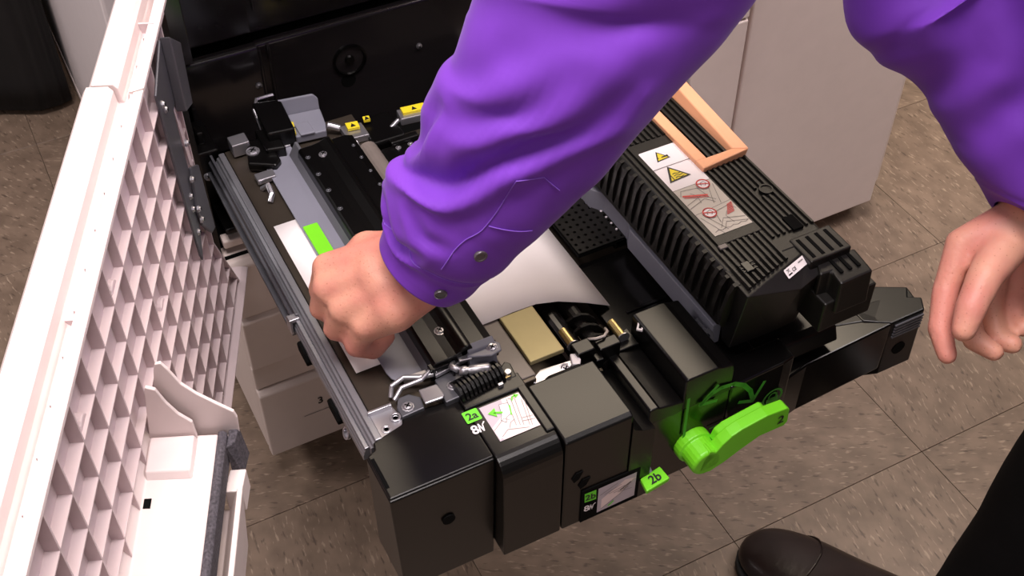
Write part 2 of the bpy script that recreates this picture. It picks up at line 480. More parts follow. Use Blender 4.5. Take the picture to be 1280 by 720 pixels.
# ------------------------------------------------------------------ open front door
H0 = Vector((0.152, 0.99, 0)); Dd = Vector((-0.396, -0.918, 0)).normalized(); Nn = Vector((0.918, -0.396, 0)).normalized()
def dp(s, n, z): return H0 + Dd * s + Nn * n + Vector((0, 0, z))
def dbox(mb, s0, s1, n0, n1, z0, z1, mi=0):
    q = [(s0, n0), (s1, n0), (s1, n1), (s0, n1)]
    return mb.ext([dp(s, n, z0) for s, n in q], [dp(s, n, z1) for s, n in q], mi)
def dprof(mb, prof, s0, s1, mi=0):           # profile (n, z) extruded along s
    return mb.ext([dp(s0, n, z) for n, z in prof], [dp(s1, n, z) for n, z in prof], mi)
mb = MB()
q = [(0.05, 0.40), (0.44, 0.40), (0.44, 0.755), (0.118, 0.755), (0.118, 0.52)]
mb.ext([dp(s, -0.012, z) for s, z in q], [dp(s, 0.0235, z) for s, z in q])
dprof(mb, [(-0.012, 0.56), (0.0215, 0.56), (0.0215, 0.750), (-0.012, 0.750)], 0.44, 0.80)
DOOR = mb.build('front_door', 'white_shaded', PR)
def top_flange(s0, s1, dn, dz):
    mb = MB()
    arc = [(0.010 + dn, 0.758 + dz), (0.0125 + dn, 0.752 + dz), (0.016 + dn, 0.749 + dz), (0.0195 + dn, 0.751 + dz), (0.0215 + dn, 0.757 + dz), (0.023 + dn, 0.766 + dz)]
    dprof(mb, [(-0.013 + dn, 0.735), (-0.013 + dn, 0.768 + dz), (-0.010 + dn, 0.772 + dz), (0.006 + dn, 0.772 + dz), (0.009 + dn, 0.768 + dz)] + arc + [(0.031, 0.768 + dz), (0.031, 0.7635), (0.020, 0.7635), (0.020, 0.735)], s0, s1)
    return mb.build('top_flange', 'white', DOOR, bevel=0.0008, seg=2, angle=60)
top_flange(0.06, 0.2135, 0.003, 0.0)
top_flange(0.2155, 0.80, 0.0, 0.0)
# moulded grid of ribs: each rib a piece
SV = [0.026 + 0.0375 * k for k in range(21)]
ZH = [0.728 - 0.0348 * k for k in range(10)]
for k, s in enumerate(SV):
    mb = MB()
    zlo = 0.41 if s < 0.43 else 0.60
    zhi = 0.7633 if s > 0.118 else 0.52 - (0.118 - s) / 0.57
    if zhi < 0.425: continue
    dprof(mb, [(0.019, zlo), (0.030, zlo), (0.030, zhi), (0.019, zhi)], s, s + 0.0016)
    mb.build('rib', 'white_shaded', DOOR)
for j, z in enumerate(ZH):
    mb = MB()
    s1 = 0.78 if z > 0.60 else 0.43
    dprof(mb, [(0.019, z - 0.0018), (0.030, z - 0.0014), (0.030, z), (0.019, z)], 0.1185 if z > 0.52 else 0.1185 - (0.52 - z) * 0.57, s1)
    mb.build('rib', 'white_shaded', DOOR)
# straight rim along the hinge edge
mb = MB()
for (sa, za), (sb, zb) in (((0.118, 0.764), (0.118, 0.52)), ((0.118, 0.52), (0.05, 0.40))):
    mb.ext([dp(sa, n, za) for n in (0.012, 0.030)] + [dp(sb, n, zb) for n in (0.030, 0.012)], [dp(sa + 0.0022, n, za) for n in (0.012, 0.030)] + [dp(sb + 0.0022, n, zb) for n in (0.030, 0.012)])
mb.build('edge_rim', 'white_shaded', DOOR)
# dark steel hinge bracket screwed on over the ribs
def dplate(mb, pts, n0, n1, mi=0): return mb.ext([dp(s, n0, z) for s, z in pts], [dp(s, n1, z) for s, z in pts], mi)
mb = MB(); dplate(mb, [(0.140, 0.762), (0.191, 0.744), (0.188, 0.65), (0.181, 0.562), (0.176, 0.552), (0.150, 0.60), (0.153, 0.70), (0.140, 0.702)], 0.0302, 0.0325)
dplate(mb, [(0.142, 0.765), (0.112, 0.740), (0.119, 0.683), (0.145, 0.694)], 0.0322, 0.041)
dplate(mb, [(0.152, 0.640), (0.126, 0.622), (0.120, 0.541), (0.134, 0.547), (0.160, 0.580), (0.165, 0.60)], 0.0322, 0.0355)
mb.build('hinge_bracket', 'darksteel', DOOR, bevel=0.0012)
mb = MB(); dplate(mb, [(0.149, 0.702), (0.140, 0.696), (0.129, 0.622), (0.139, 0.632)], 0.0302, 0.0315)
mb.build('pale_strip', 'white_shaded', DOOR)
for q, z in ((0.136, 0.748), (0.182, 0.729), (0.178, 0.721), (0.150, 0.665), (0.161, 0.634), (0.168, 0.621), (0.171, 0.609), (0.163, 0.602), (0.161, 0.588), (0.172, 0.583)):
    screw(DOOR, dp(q, 0.0355 if q < 0.165 else 0.0326, z), 0.0026, Nn)
# round bosses moulded between the ribs
for s, z in ((0.385, 0.745), (0.50, 0.745), (0.30, 0.64)):
    mb = MB(); p = dp(s, 0.014, z - 0.02)
    mb.cyl(p, p + Nn * 0.0135, 0.009, 0.008, 16)
    mb.build('boss', 'white_shaded', DOOR, bevel=0.001)
# bottom lip near the hinge
mb = MB()
dprof(mb, [(0.010, 0.392), (0.036, 0.398), (0.037, 0.402), (0.030, 0.4035), (0.010, 0.402)], 0.03, 0.43)
mb.build('bottom_lip', 'white_shaded', DOOR, bevel=0.001)
# ledge with guide fins at the free end
mb = MB()
dprof(mb, [(0.020, 0.585), (0.077, 0.592), (0.077, 0.600), (0.030, 0.601), (0.026, 0.610), (0.020, 0.612)], 0.413, 0.80)
mb.ext([dp(s, n, 0.600) for s, n in ((0.4165, 0.030), (0.4165, 0.063), (0.4525, 0.063), (0.4525, 0.030))],
       [dp(s, n, z) for s, n, z in ((0.4185, 0.030, 0.6075), (0.4185, 0.0615, 0.6075), (0.4485, 0.0615, 0.6065), (0.4485, 0.030, 0.6065))])
mb.build('ledge', 'white', DOOR, bevel=0.0012)
def fin(s, pts, th=0.003):
    mb = MB()
    mb.ext([dp(s, n, z) for n, z in pts], [dp(s - th, n, z) for n, z in pts])
    mb.build('guide_fin', 'white', DOOR, bevel=0.0006)
fin(0.408, [(0.030, 0.592), (0.0435, 0.668), (0.0455, 0.674), (0.0495, 0.675), (0.053, 0.668), (0.059, 0.652), (0.068, 0.640), (0.080, 0.628), (0.0905, 0.618), (0.092, 0.611), (0.091, 0.594), (0.088, 0.592)])
fin(0.4165, [(0.028, 0.600), (0.0355, 0.655), (0.037, 0.66), (0.0435, 0.657), (0.048, 0.642), (0.054, 0.629), (0.062, 0.619), (0.0625, 0.602)])
mb = MB()
dprof(mb, [(0.076, 0.575), (0.0825, 0.577), (0.0835, 0.600), (0.081, 0.603), (0.077, 0.602)], 0.412, 0.80)
mb.ext([dp(s, n, 0.565) for s, n in ((0.405, 0.084), (0.405, 0.094), (0.425, 0.092), (0.425, 0.083))], [dp(s, n, 0.598) for s, n in ((0.405, 0.084), (0.405, 0.091), (0.42, 0.089), (0.425, 0.083))])
mb.build('foam_strip', 'foam', DOOR, bevel=0.001)
mb = MB()
dprof(mb, [(0.074, 0.50), (0.086, 0.50), (0.0935, 0.575), (0.090, 0.577), (0.080, 0.55), (0.074, 0.55)], 0.445, 0.80)
mb.ext([dp(0.425, n, z) for n, z in ((0.082, 0.55), (0.094, 0.55), (0.094, 0.572), (0.082, 0.572))], [dp(0.447, n, z) for n, z in ((0.080, 0.55), (0.093, 0.55), (0.093, 0.575), (0.08, 0.575))])
mb.build('outer_cover_edge', 'pale', DOOR, bevel=0.001)
mb = MB()
dprof(mb, [(0.0865, 0.53), (0.0885, 0.53), (0.0905, 0.565), (0.0885, 0.566)], 0.47, 0.55)
mb.build('handle_recess', 'darksteel', DOOR, bevel=0.001)
mb = MB(); dbox(mb, 0.468, 0.476, 0.0315, 0.0365, 0.6005, 0.6016, 0)
mb.build('slot', 'hole', DOOR)

# ------------------------------------------------------------------ finisher cabinet on the right
FN = thing('finisher_cabinet', 'beige-grey finisher cabinet standing right of the printer on the floor', 'cabinet', (1.03, 1.35, 0))
mb = MB()
mb.pz([(0.8575, 1.022), (1.174, 1.022), (1.180, 1.03), (1.213, 1.048), (1.225, 1.06), (1.225, 1.70), (0.8575, 1.70)], 0.045, 1.0)
mb.build('cabinet_body', 'beige', FN, bevel=0.002)
mb = MB(); mb.box(0.8575, 0.8645, 1.016, 1.03, 0.05, 1.0)
mb.build('edge_strip', 'beige', FN, bevel=0.002)
mb = MB(); mb.box(0.868, 1.172, 1.014, 1.025, 0.042, 1.0)
mb.build('front_panel', 'beige', FN, bevel=0.002)
mb = MB(); mb.pz([(1.215, 1.10), (1.232, 1.105), (1.238, 1.12), (1.230, 1.15), (1.215, 1.16)], 0.03, 0.09)
mb.cyl((1.222, 1.12, 0.0), (1.222, 1.12, 0.03), 0.012, n=12)
mb.build('foot', 'white', FN, bevel=0.003)

# ------------------------------------------------------------------ pulled-out drawer (part of the printer)
mb = MB()
mb.box(0.190, 0.336, 0.598, 1.03, 0.480, 0.494)
mb.box(0.300, 0.545, 0.598, 1.03, 0.430, 0.445)
DR = mb.build('transfer_drawer', 'pan', PR, bevel=0.001)
def sub(mb, name, m, bevel=0.0, **k):
    return mb.build(name, m, DR, bevel=bevel, **k)

# left slide rail: fixed outer channel, moving inner channel, pale top flange
def rz(pts): return [(0.188 - (0.188 - x) * 0.78, 0.5 - (0.5 - z) * 0.62) for x, z in pts]
mb = MB(); mb.py(rz([(0.1735, 0.452), (0.188, 0.452), (0.188, 0.500), (0.180, 0.500), (0.180, 0.494), (0.1765, 0.4925), (0.1765, 0.488), (0.1735, 0.486)]), 0.596, 1.022)
sub(mb, 'slide_rail', 'rail', 0.0008)
mb = MB()
mb.py(rz([(0.162, 0.450), (0.1735, 0.450), (0.1735, 0.492), (0.170, 0.492), (0.170, 0.4815), (0.1665, 0.478), (0.1665, 0.470), (0.170, 0.4665), (0.170, 0.458), (0.162, 0.458)]), 0.768, 1.04)
sub(mb, 'slide_channel', 'darksteel', 0.0006)
mb = MB(); mb.py(rz([(0.1655, 0.4585), (0.1735, 0.4585), (0.1735, 0.483), (0.1685, 0.483), (0.1685, 0.477), (0.167, 0.475), (0.167, 0.471), (0.1655, 0.469)]), 0.60, 0.77)
sub(mb, 'slide_inner_channel', 'rail', 0.0006)
mb = MB()
mb.px([(0.765, 0.474), (0.777, 0.474), (0.777, 0.489), (0.772, 0.4925), (0.765, 0.491)], 0.1665, 0.1690)
mb.px([(0.765, 0.4885), (0.773, 0.4885), (0.773, 0.4925), (0.765, 0.4925)], 0.1665, 0.1765)
sub(mb, 'rail_catch', 'steel', 0.0006)
for y0 in (0.731, 0.654):
    mb = MB(); mb.px([(y0, 0.463), (y0 + 0.023, 0.463), (y0 + 0.026, 0.470), (y0 + 0.021, 0.477), (y0 + 0.004, 0.477), (y0 - 0.002, 0.470)], 0.1675, 0.1745)
    sub(mb, 'rail_stop', 'hole', 0.001)
mb = MB(); mb.rings((0.172, 0.640, 0.466), (-1, 0, 0.4), [(0, 0.006), (0.003, 0.006), (0.003, 0.0042), (0.0, 0.0042)], 16)
sub(mb, 'cable_ring', 'steel')

# grey paper guide plate with tab, and slate side strip
mb = MB()
mb.pz([(0.219, 1.000), (0.219, 0.660), (0.2205, 0.652), (0.224, 0.6465), (0.229, 0.645), (0.262, 0.647), (0.262, 0.994), (0.255, 0.994), (0.2545, 1.000), (0.238, 1.000), (0.2365, 0.996)], 0.4985, 0.5005)
sub(mb, 'guide_plate', 'plate', 0.0006)
mb = MB(); mb.pz([(0.238, 0.998), (0.2545, 0.998), (0.2545, 1.004), (0.2505, 1.008), (0.242, 1.008), (0.238, 1.004)], 0.5005, 0.503)
sub(mb, 'plate_tab', 'steel', 0.0006)
mb = MB(); mb.py([(0.2475, 0.5005), (0.2555, 0.5155), (0.2585, 0.5155), (0.2585, 0.5005)], 0.640, 0.985)
sub(mb, 'guide_side', 'plate_d', 0.0006)
mb = MB(); mb.pz([(0.2205, 0.871), (0.2205, 0.780), (0.2215, 0.779), (0.2345, 0.779), (0.2355, 0.780), (0.2355, 0.870), (0.2345, 0.871)], 0.5005, 0.5022)
mb.pz([(0.224, 0.812), (0.232, 0.812), (0.232, 0.815), (0.224, 0.815)], 0.5022, 0.5024, 1)
sub(mb, 'green_tab', ['green', 'ink_black'], 0.0003)

# black guide cover with sloped ridge
mb = MB()
prof = [(0.2505, 0.501), (0.2535, 0.517), (0.256, 0.519), (0.268, 0.519), (0.276, 0.520), (0.284, 0.5235), (0.288, 0.5235), (0.2905, 0.519), (0.306, 0.519), (0.314, 0.516), (0.316, 0.501)]
mb.py(prof, 0.634, 0.968)
g = sub(mb, 'guide_cover', 'cover', 0.0012)
mb = MB()
mb.rings((0.286, 0.634, 0.520), (0, 1, 0), [(0.0, 0.0055), (0.002, 0.006), (0.09, 0.006), (0.10, 0.004)], 16)
sub(mb, 'guide_ridge', 'cover', 0, smooth=True)
mb = MB()
mb.box(0.2495, 0.2675, 0.631, 0.640, 0.5015, 0.5155); mb.box(0.290, 0.316, 0.6315, 0.640, 0.5015, 0.515)
mb.box(0.268, 0.2705, 0.625, 0.640, 0.5015, 0.5155)
sub(mb, 'guide_end_cap', 'black', 0.001)
for y in (0.95, 0.92, 0.892, 0.861): screw(DR, (0.258, y, 0.5186), 0.0022, m='darksteel', name='stud')
for y in (0.947, 0.925, 0.901, 0.877, 0.855): screw(DR, (0.307, y, 0.5186), 0.0016, m='darksteel', name='stud')
screw(DR, (0.274, 0.947, 0.519), 0.0042); screw(DR, (0.275, 0.667, 0.5195), 0.0042)

# grey roller beside the guide and the black plates behind it
mb = MB(); mb.cyl((0.3275, 0.90, 0.492), (0.3275, 0.965, 0.492), 0.0115, n=20)
sub(mb, 'transfer_roller', 'rollergrey', smooth=False)
mb = MB(); mb.box(0.340, 0.452, 0.90, 0.958, 0.480, 0.494)
sub(mb, 'upper_plate', 'cover', 0.002)
for x in (0.358, 0.372): screw(DR, (x, 0.951, 0.494), 0.0025)

# rear hardware
mb = MB()
mb.pz([(0.233, 1.002), (0.262, 0.998), (0.266, 1.055), (0.236, 1.062)], 0.497, 0.522)
mb.pz([(0.226, 0.990), (0.246, 0.985), (0.246, 1.02), (0.226, 1.03)], 0.497, 0.512)
mb.pz([(0.203, 0.984), (0.228, 0.968), (0.236, 0.975), (0.236, 1.02), (0.214, 1.02)], 0.497, 0.507)
sub(mb, 'rear_block', 'cover', 0.002)
mb = MB()
mb.box(0.196, 0.215, 1.012, 1.03, 0.497, 0.512)
sub(mb, 'rear_bracket', 'steel', 0.001)
mb = MB(); mb.box(0.204, 0.224, 0.957, 0.970, 0.497, 0.503)
sub(mb, 'rear_bracket', 'steel', 0.001)
mb = MB()
mb.tube([(0.236, 1.03, 0.50), (0.236, 1.055, 0.517), (0.243, 1.068, 0.52), (0.262, 1.068, 0.52)], 0.0022)
sub(mb, 'rear_hook', 'steel')
mb = MB()
mb.tube([(0.206, 0.952, 0.496), (0.211, 0.945, 0.504), (0.211, 0.935, 0.5), (0.206, 0.928, 0.496)], 0.003)
sub(mb, 'rear_hook', 'steel')
screw(DR, (0.214, 1.0, 0.5075), 0.006)
mb = MB()
mb.pz([(0.262, 1.004), (0.296, 1.000), (0.300, 1.012), (0.304, 1.040), (0.262, 1.046)], 0.497, 0.506)
mb.ext([(0.262, 1.046, 0.50), (0.304, 1.040, 0.50), (0.3045, 1.043, 0.517), (0.300, 1.045, 0.5225), (0.262, 1.051, 0.5225)], [(0.262, 1.049, 0.50), (0.304, 1.043, 0.50), (0.3045, 1.046, 0.517), (0.300, 1.048, 0.5225), (0.262, 1.054, 0.5225)])
mb.pz([(0.268, 1.002), (0.284, 1.0), (0.284, 1.022), (0.268, 1.022)], 0.506, 0.5085)
sub(mb, 'rear_flange', 'plate', 0.0015)
for pts, z in (([(0.258, 1.004), (0.263, 1.0), (0.267, 1.02), (0.262, 1.024)], 0.514), ([(0.317, 0.990), (0.330, 0.988), (0.331, 0.999), (0.318, 1.001)], 0.507), ([(0.338, 0.996), (0.345, 0.995), (0.346, 1.002), (0.339, 1.003)], 0.507), ([(0.379, 0.983), (0.405, 0.980), (0.406, 0.991), (0.380, 0.994)], 0.511)):
    mb = MB(); mb.pz(pts, z - 0.003, z, 0)
    cx = sum(p[0] for p in pts) / 4; cy = sum(p[1] for p in pts) / 4
    mb.pz([(cx - 0.003, cy - 0.003), (cx + 0.003, cy - 0.003), (cx, cy + 0.003)], z, z + 0.0003, 1)
    sub(mb, 'yellow_caution_label', ['ink_yellow', 'ink_black'])
mb = MB()
mb.pz([(0.312, 0.978), (0.336, 0.976), (0.336, 1.0), (0.312, 1.004)], 0.495, 0.503)
mb.pz([(0.374, 0.978), (0.408, 0.974), (0.41, 0.992), (0.376, 0.996)], 0.499, 0.508)
mb.tube([(0.374, 0.985, 0.503), (0.362, 0.982, 0.497), (0.352, 0.978, 0.494)], 0.003)
mb.tube([(0.312, 1.0, 0.503), (0.304, 1.006, 0.505), (0.30, 1.008, 0.506)], 0.004)
mb.tube([(0.318, 0.962, 0.497), (0.318, 0.972, 0.503)], 0.003)
sub(mb, 'rear_linkage', 'steel', 0.001)
mb = MB()
mb.box(0.334, 0.372, 0.962, 1.01, 0.480, 0.500); mb.box(0.405, 0.445, 0.96, 1.0, 0.480, 0.502)
mb.box(0.352, 0.385, 0.955, 0.965, 0.494, 0.499)
sub(mb, 'rear_plate', 'cover', 0.002)

# belt plate with punched holes, black pan in front of it
def perforated(x0, x1, y0, y1, z, nx, ny):
    mb = MB(); dx, dy = (x1 - x0) / nx, (y1 - y0) / ny
    for i in range(nx):
        for j in range(ny):
            cx, cy = x0 + (i + .5) * dx, y0 + (j + .5) * dy
            out = [(cx + a * dx / 2, cy + b * dy / 2, z) for a, b in ((1, 0), (1, 1), (0, 1), (-1, 1), (-1, 0), (-1, -1), (0, -1), (1, -1))]
            r = 0.0019
            inn = [(cx + r * math.cos(k * math.pi / 4), cy + r * math.sin(k * math.pi / 4), z) for k in range(8)]
            low = [(p[0], p[1], z - 0.002) for p in inn]
            mb.add(out + inn + low, [[k, (k + 1) % 8, 8 + (k + 1) % 8, 8 + k] for k in range(8)] + [[8 + k, 8 + (k + 1) % 8, 16 + (k + 1) % 8, 16 + k] for k in range(8)])
    mb.box(x0, x1, y0, y1, z - 0.006, z - 0.003, 1)
    return mb
o = sub(perforated(0.462, 0.527, 0.742, 0.862, 0.468, 8, 14), 'perforated_plate', ['fuser', 'hole'])
mb = MB()
for k in range(9): mb.cyl((0.5145, 0.756 + k * 0.0104, 0.4675), (0.5145, 0.756 + k * 0.0104, 0.4688), 0.0012, n=8)
o = sub(mb, 'white_dots', 'ink_white'); o['kind'] = 'stuff'  # row of small white discs on the perforated plate
mb = MB(); mb.box(0.446, 0.535, 0.600, 0.741, 0.446, 0.453)
mb.box(0.470, 0.535, 0.660, 0.664, 0.453, 0.4545)
sub(mb, 'black_pan', 'black', 0.0015)
mb = MB(); mb.box(0.505, 0.53, 0.742, 0.862, 0.455, 0.466)
sub(mb, 'black_side_pan', 'black', 0.0015)

# silver channel along the fuser
mb = MB()
mb.pz([(0.507, 0.862), (0.5205, 0.862), (0.5205, 0.580), (0.511, 0.580), (0.511, 0.728), (0.517, 0.740), (0.517, 0.785), (0.507, 0.80)], 0.466, 0.492)
sub(mb, 'fuser_rail', 'plate', 0.001)
mb = MB(); mb.rings((0.503, 0.579, 0.482), (0, -1, 0.5), [(-0.004, 0.008), (0.002, 0.008), (0.002, 0.004), (-0.001, 0.004)], 14)
mb.tube([(0.506, 0.60, 0.484), (0.506, 0.583, 0.484)], 0.002)
sub(mb, 'rail_end_ring', 'darksteel')

# tan block and its neighbours
mb = MB(); mb.box(0.3375, 0.372, 0.613, 0.674, 0.4945, 0.4995, 0)
sub(mb, 'tan_block', 'tan', 0.0008)
mb = MB(); mb.box(0.314, 0.337, 0.602, 0.70, 0.480, 0.4955)
sub(mb, 'brown_plate', 'rollergrey', 0.001)
for a, b in (((0.3865, 0.642, 0.488), (0.3865, 0.622, 0.488)), ((0.434, 0.634, 0.484), (0.434, 0.612, 0.484))):
    mb = MB(); mb.cyl(a, b, 0.0042, n=14); mb.cyl(b, (b[0], b[1] - 0.001, b[2]), 0.0065, n=14, mi=1)
    sub(mb, 'brass_pin', ['brass', 'steel'])
mb = MB(); mb.cyl((0.390, 0.60, 0.472), (0.390, 0.76, 0.472), 0.012, n=18)
sub(mb, 'black_roller', 'black')
mb = MB(); mb.cyl((0.414, 0.60, 0.470), (0.414, 0.74, 0.470), 0.008, n=14)
for k in range(4):
    y = 0.606 + k * 0.0145; rg = []
    for t in range(7):
        an = math.pi * (0.05 + 0.9 * t / 6)
        c = Vector((0.414 + 0.016 * math.cos(an), y + 0.012 * t / 6, 0.466 + 0.019 * math.sin(an)))
        rg.append([c + Vector((0, -0.0018, 0)), c + Vector((0, 0.0018, 0)), Vector((0.414 + .006 * math.cos(an), c.y + 0.0018, 0.466 + .006 * math.sin(an))), Vector((0.414 + .006 * math.cos(an), c.y - 0.0018, 0.466 + .006 * math.sin(an)))])
    mb.loft(rg)
sub(mb, 'paddle_shaft', 'fuser', 0.0006)
mb = MB()
mb.box(0.380, 0.398, 0.602, 0.617, 0.478, 0.498); mb.box(0.402, 0.424, 0.600, 0.612, 0.476, 0.495); mb.box(0.396, 0.404, 0.595, 0.605, 0.476, 0.488)
mb.pz([(0.424, 0.602), (0.446, 0.602), (0.446, 0.625), (0.437, 0.622), (0.424, 0.610)], 0.470, 0.480)
sub(mb, 'bearing_block', 'cover', 0.0012)
mb = MB(); mb.tube([(0.398, 0.616, 0.496), (0.404, 0.611, 0.499), (0.412, 0.611, 0.498), (0.420, 0.618, 0.494), (0.424, 0.628, 0.486)], 0.0014)
sub(mb, 'pale_wire', 'wire', smooth=True)
mb = MB()
mb.pz([(0.331, 0.600), (0.336, 0.594), (0.376, 0.600), (0.376, 0.606), (0.345, 0.609)], 0.485, 0.490)
mb.box(0.340, 0.372, 0.588, 0.600, 0.476, 0.486, 1)
sub(mb, 'side_bracket', ['steel', 'darksteel'], 0.0008)
mb = MB(); mb.cyl((0.349, 0.596, 0.486), (0.349, 0.590, 0.486), 0.008, n=16)
sub(mb, 'black_bushing', 'hole')
screw(DR, (0.366, 0.600, 0.488), 0.0048, (0, -.5, 1))
mb = MB()
mb.pz([(0.372, 0.598), (0.378, 0.595), (0.382, 0.600), (0.381, 0.608), (0.376, 0.610), (0.374, 0.604)], 0.482, 0.494)
mb.pz([(0.375, 0.594), (0.381, 0.596), (0.378, 0.600)], 0.482, 0.490)
sub(mb, 'white_connector', 'ink_white', 0.001)
mb = MB()
mb.pz([(0.446, 0.600), (0.452, 0.607), (0.448, 0.611), (0.442, 0.604)], 0.497, 0.499)
mb.pz([(0.4465, 0.6025), (0.450, 0.607), (0.448, 0.6085), (0.4445, 0.604)], 0.499, 0.4993, 1)
sub(mb, 'small_clip', ['ink_white', 'hole'], 0.0002)
mb = MB()
mb.pz([(0.303, 0.602), (0.318, 0.602), (0.320, 0.618), (0.316, 0.622), (0.303, 0.612)], 0.49, 0.503)
sub(mb, 'corner_bracket', 'cover', 0.001)
mb = MB(); mb.pz([(0.305, 0.603), (0.313, 0.603), (0.314, 0.610), (0.307, 0.611)], 0.503, 0.5045); mb.cyl((0.312, 0.607, 0.503), (0.312, 0.607, 0.5075), 0.0032, n=12, mi=1)
mb.box(0.298, 0.303, 0.597, 0.600, 0.502, 0.506, 1)
sub(mb, 'brass_contact', ['brass', 'steel'], 0.0005)

# latch mechanism at the near left of the guide
mb = MB()
mb.pz([(0.186, 0.597), (0.207, 0.597), (0.211, 0.602), (0.211, 0.614), (0.209, 0.624), (0.186, 0.622)], 0.494, 0.4985)
mb.box(0.186, 0.208, 0.622, 0.6245, 0.494, 0.504)
mb.rings((0.195, 0.604, 0.4985), (0, 0, 1), [(0, 0.0045), (0.0008, 0.0045), (0.0008, 0.0025), (0.0, 0.0025)], 14)
mb.rings((0.2065, 0.611, 0.4985), (0, 0, 1), [(0, 0.005), (0.0025, 0.005), (0.0025, 0.003), (0.0, 0.003)], 14)
sub(mb, 'corner_plate', 'steel', 0.0006)
mb = MB(); mb.pz([(0.211, 0.606), (0.232, 0.607), (0.234, 0.619), (0.226, 0.627), (0.216, 0.627), (0.211, 0.618)], 0.494, 0.503)
mb.pz([(0.250, 0.602), (0.282, 0.603), (0.284, 0.622), (0.272, 0.634), (0.252, 0.630)], 0.494, 0.505)
sub(mb, 'latch_base', 'darksteel', 0.001)
screw(DR, (0.2195, 0.614, 0.503), 0.0045); screw(DR, (0.263, 0.616, 0.505), 0.0042)
mb = MB(); mb.pz([(0.233, 0.607), (0.249, 0.606), (0.252, 0.609), (0.251, 0.623), (0.234, 0.624)], 0.505, 0.5075)
sub(mb, 'latch_tab', 'steel', 0.0015)
mb = MB()
mb.tube([(0.212, 0.634, 0.498), (0.216, 0.640, 0.505), (0.228, 0.641, 0.509), (0.240, 0.634, 0.510), (0.252, 0.632, 0.510)], 0.0026, n=8)
mb.tube([(0.212, 0.626, 0.503), (0.222, 0.632, 0.508), (0.240, 0.630, 0.511), (0.252, 0.636, 0.512), (0.256, 0.632, 0.513)], 0.0022, n=8)
mb.pz([(0.253, 0.6285), (0.290, 0.634), (0.296, 0.637), (0.290, 0.642), (0.253, 0.634)], 0.507, 0.511)
mb.pz([(0.228, 0.641), (0.254, 0.638), (0.254, 0.644), (0.228, 0.646)], 0.5005, 0.5045)
sub(mb, 'latch_lever', 'steel', 0.0006)
mb = MB()
mb.px([(0.626, 0.495), (0.632, 0.520), (0.638, 0.524), (0.638, 0.495)], 0.286, 0.3125)
mb.pz([(0.304, 0.622), (0.3145, 0.624), (0.317, 0.632), (0.3125, 0.638), (0.286, 0.636), (0.284, 0.63)], 0.515, 0.5175)
sub(mb, 'latch_bracket', 'plate', 0.001)
mb = MB(); mb.pz([(0.276, 0.630), (0.288, 0.628), (0.290, 0.636), (0.278, 0.639)], 0.513, 0.516)
sub(mb, 'latch_pad', 'steel', 0.0008)
screw(DR, (0.308, 0.630, 0.5175), 0.0042, (0, -0.3, 1))
mb = MB()
mb.rings((0.272, 0.622, 0.513), (1, -0.28, -0.05), [(0, 0.004), (0.006, 0.0045), (0.008, 0.003), (0.010, 0.0045), (0.026, 0.0045), (0.028, 0.003)], 14)
mb.tube([(0.272, 0.622, 0.515), (0.268, 0.629, 0.514), (0.272, 0.634, 0.512)], 0.003)
sub(mb, 'silver_spring', 'steel', smooth=True)
prof = []
for k in range(11):
    prof += [(k * 0.0042, 0.0125), (k * 0.0042 + 0.0022, 0.0125), (k * 0.0042 + 0.0026, 0.0100), (k * 0.0042 + 0.0038, 0.0100)]
mb = MB(); mb.rings((0.262, 0.608, 0.501), (1, 0.12, 0), prof, 20)
sub(mb, 'ribbed_roller', 'cover')

# front cover: separate moulded sections
def section(mb, bevel=0.002, m='cover', seg=3, name='cover_section'):
    return sub(mb, name, m, bevel, seg=seg)
mb = MB()
mb.ext([(0.174, 0.539, 0.352), (0.2625, 0.539, 0.352), (0.2625, 0.60, 0.352), (0.174, 0.60, 0.352)],
       [(0.168, 0.534, 0.498), (0.2625, 0.534, 0.498), (0.2625, 0.598, 0.498), (0.168, 0.584, 0.498)])
mb.pz([(0.169, 0.536), (0.2625, 0.536), (0.2625, 0.606), (0.2125, 0.612), (0.2085, 0.6025), (0.179, 0.5955), (0.177, 0.588), (0.169, 0.584)], 0.490, 0.4995)
lsec = section(mb, 0.0018)
mb = MB(); mb.px([(0.549, 0.4985), (0.578, 0.4985), (0.580, 0.4995), (0.578, 0.5003), (0.549, 0.5003), (0.546, 0.4992)], 0.1705, 0.1735)
sub(mb, 'cover_slot', 'hole')
mb = MB(); mb.rings((0.218, 0.5352, 0.440), (0, -1, 0), [(0, 0.006), (0.0012, 0.006), (0.0012, 0.0045)], 16)
mb2 = mb; sub(mb, 'cover_hole', 'hole')
mb = MB()
arc = [(0.520 + 0.0, 0.371), (0.520, 0.478)] + [(0.520 + 0.016 * (1 - math.cos(t)), 0.482 + 0.018 * math.sin(t)) for t in [math.pi / 2 * k / 7 for k in range(1, 8)]]
mb.px(arc + [(0.606, 0.500), (0.606, 0.371)], 0.2628, 0.3200)
s2 = section(mb, 0.0012)
mb = MB(); mb.px([(0.588, 0.4995), (0.606, 0.4995), (0.606, 0.5025), (0.590, 0.5025)], 0.262, 0.321)
mb.px([(0.536, 0.4995), (0.606, 0.4995), (0.606, 0.5025), (0.538, 0.5022)], 0.3125, 0.3205)
section(mb, 0.001)
mb = MB(); mb.px([(0.520, 0.371), (0.520, 0.497), (0.525, 0.500), (0.590, 0.500), (0.590, 0.371)], 0.3215, 0.388)
mb.px([(0.585, 0.497), (0.596, 0.495), (0.596, 0.47), (0.585, 0.47)], 0.345, 0.378)
s3 = section(mb, 0.0018)
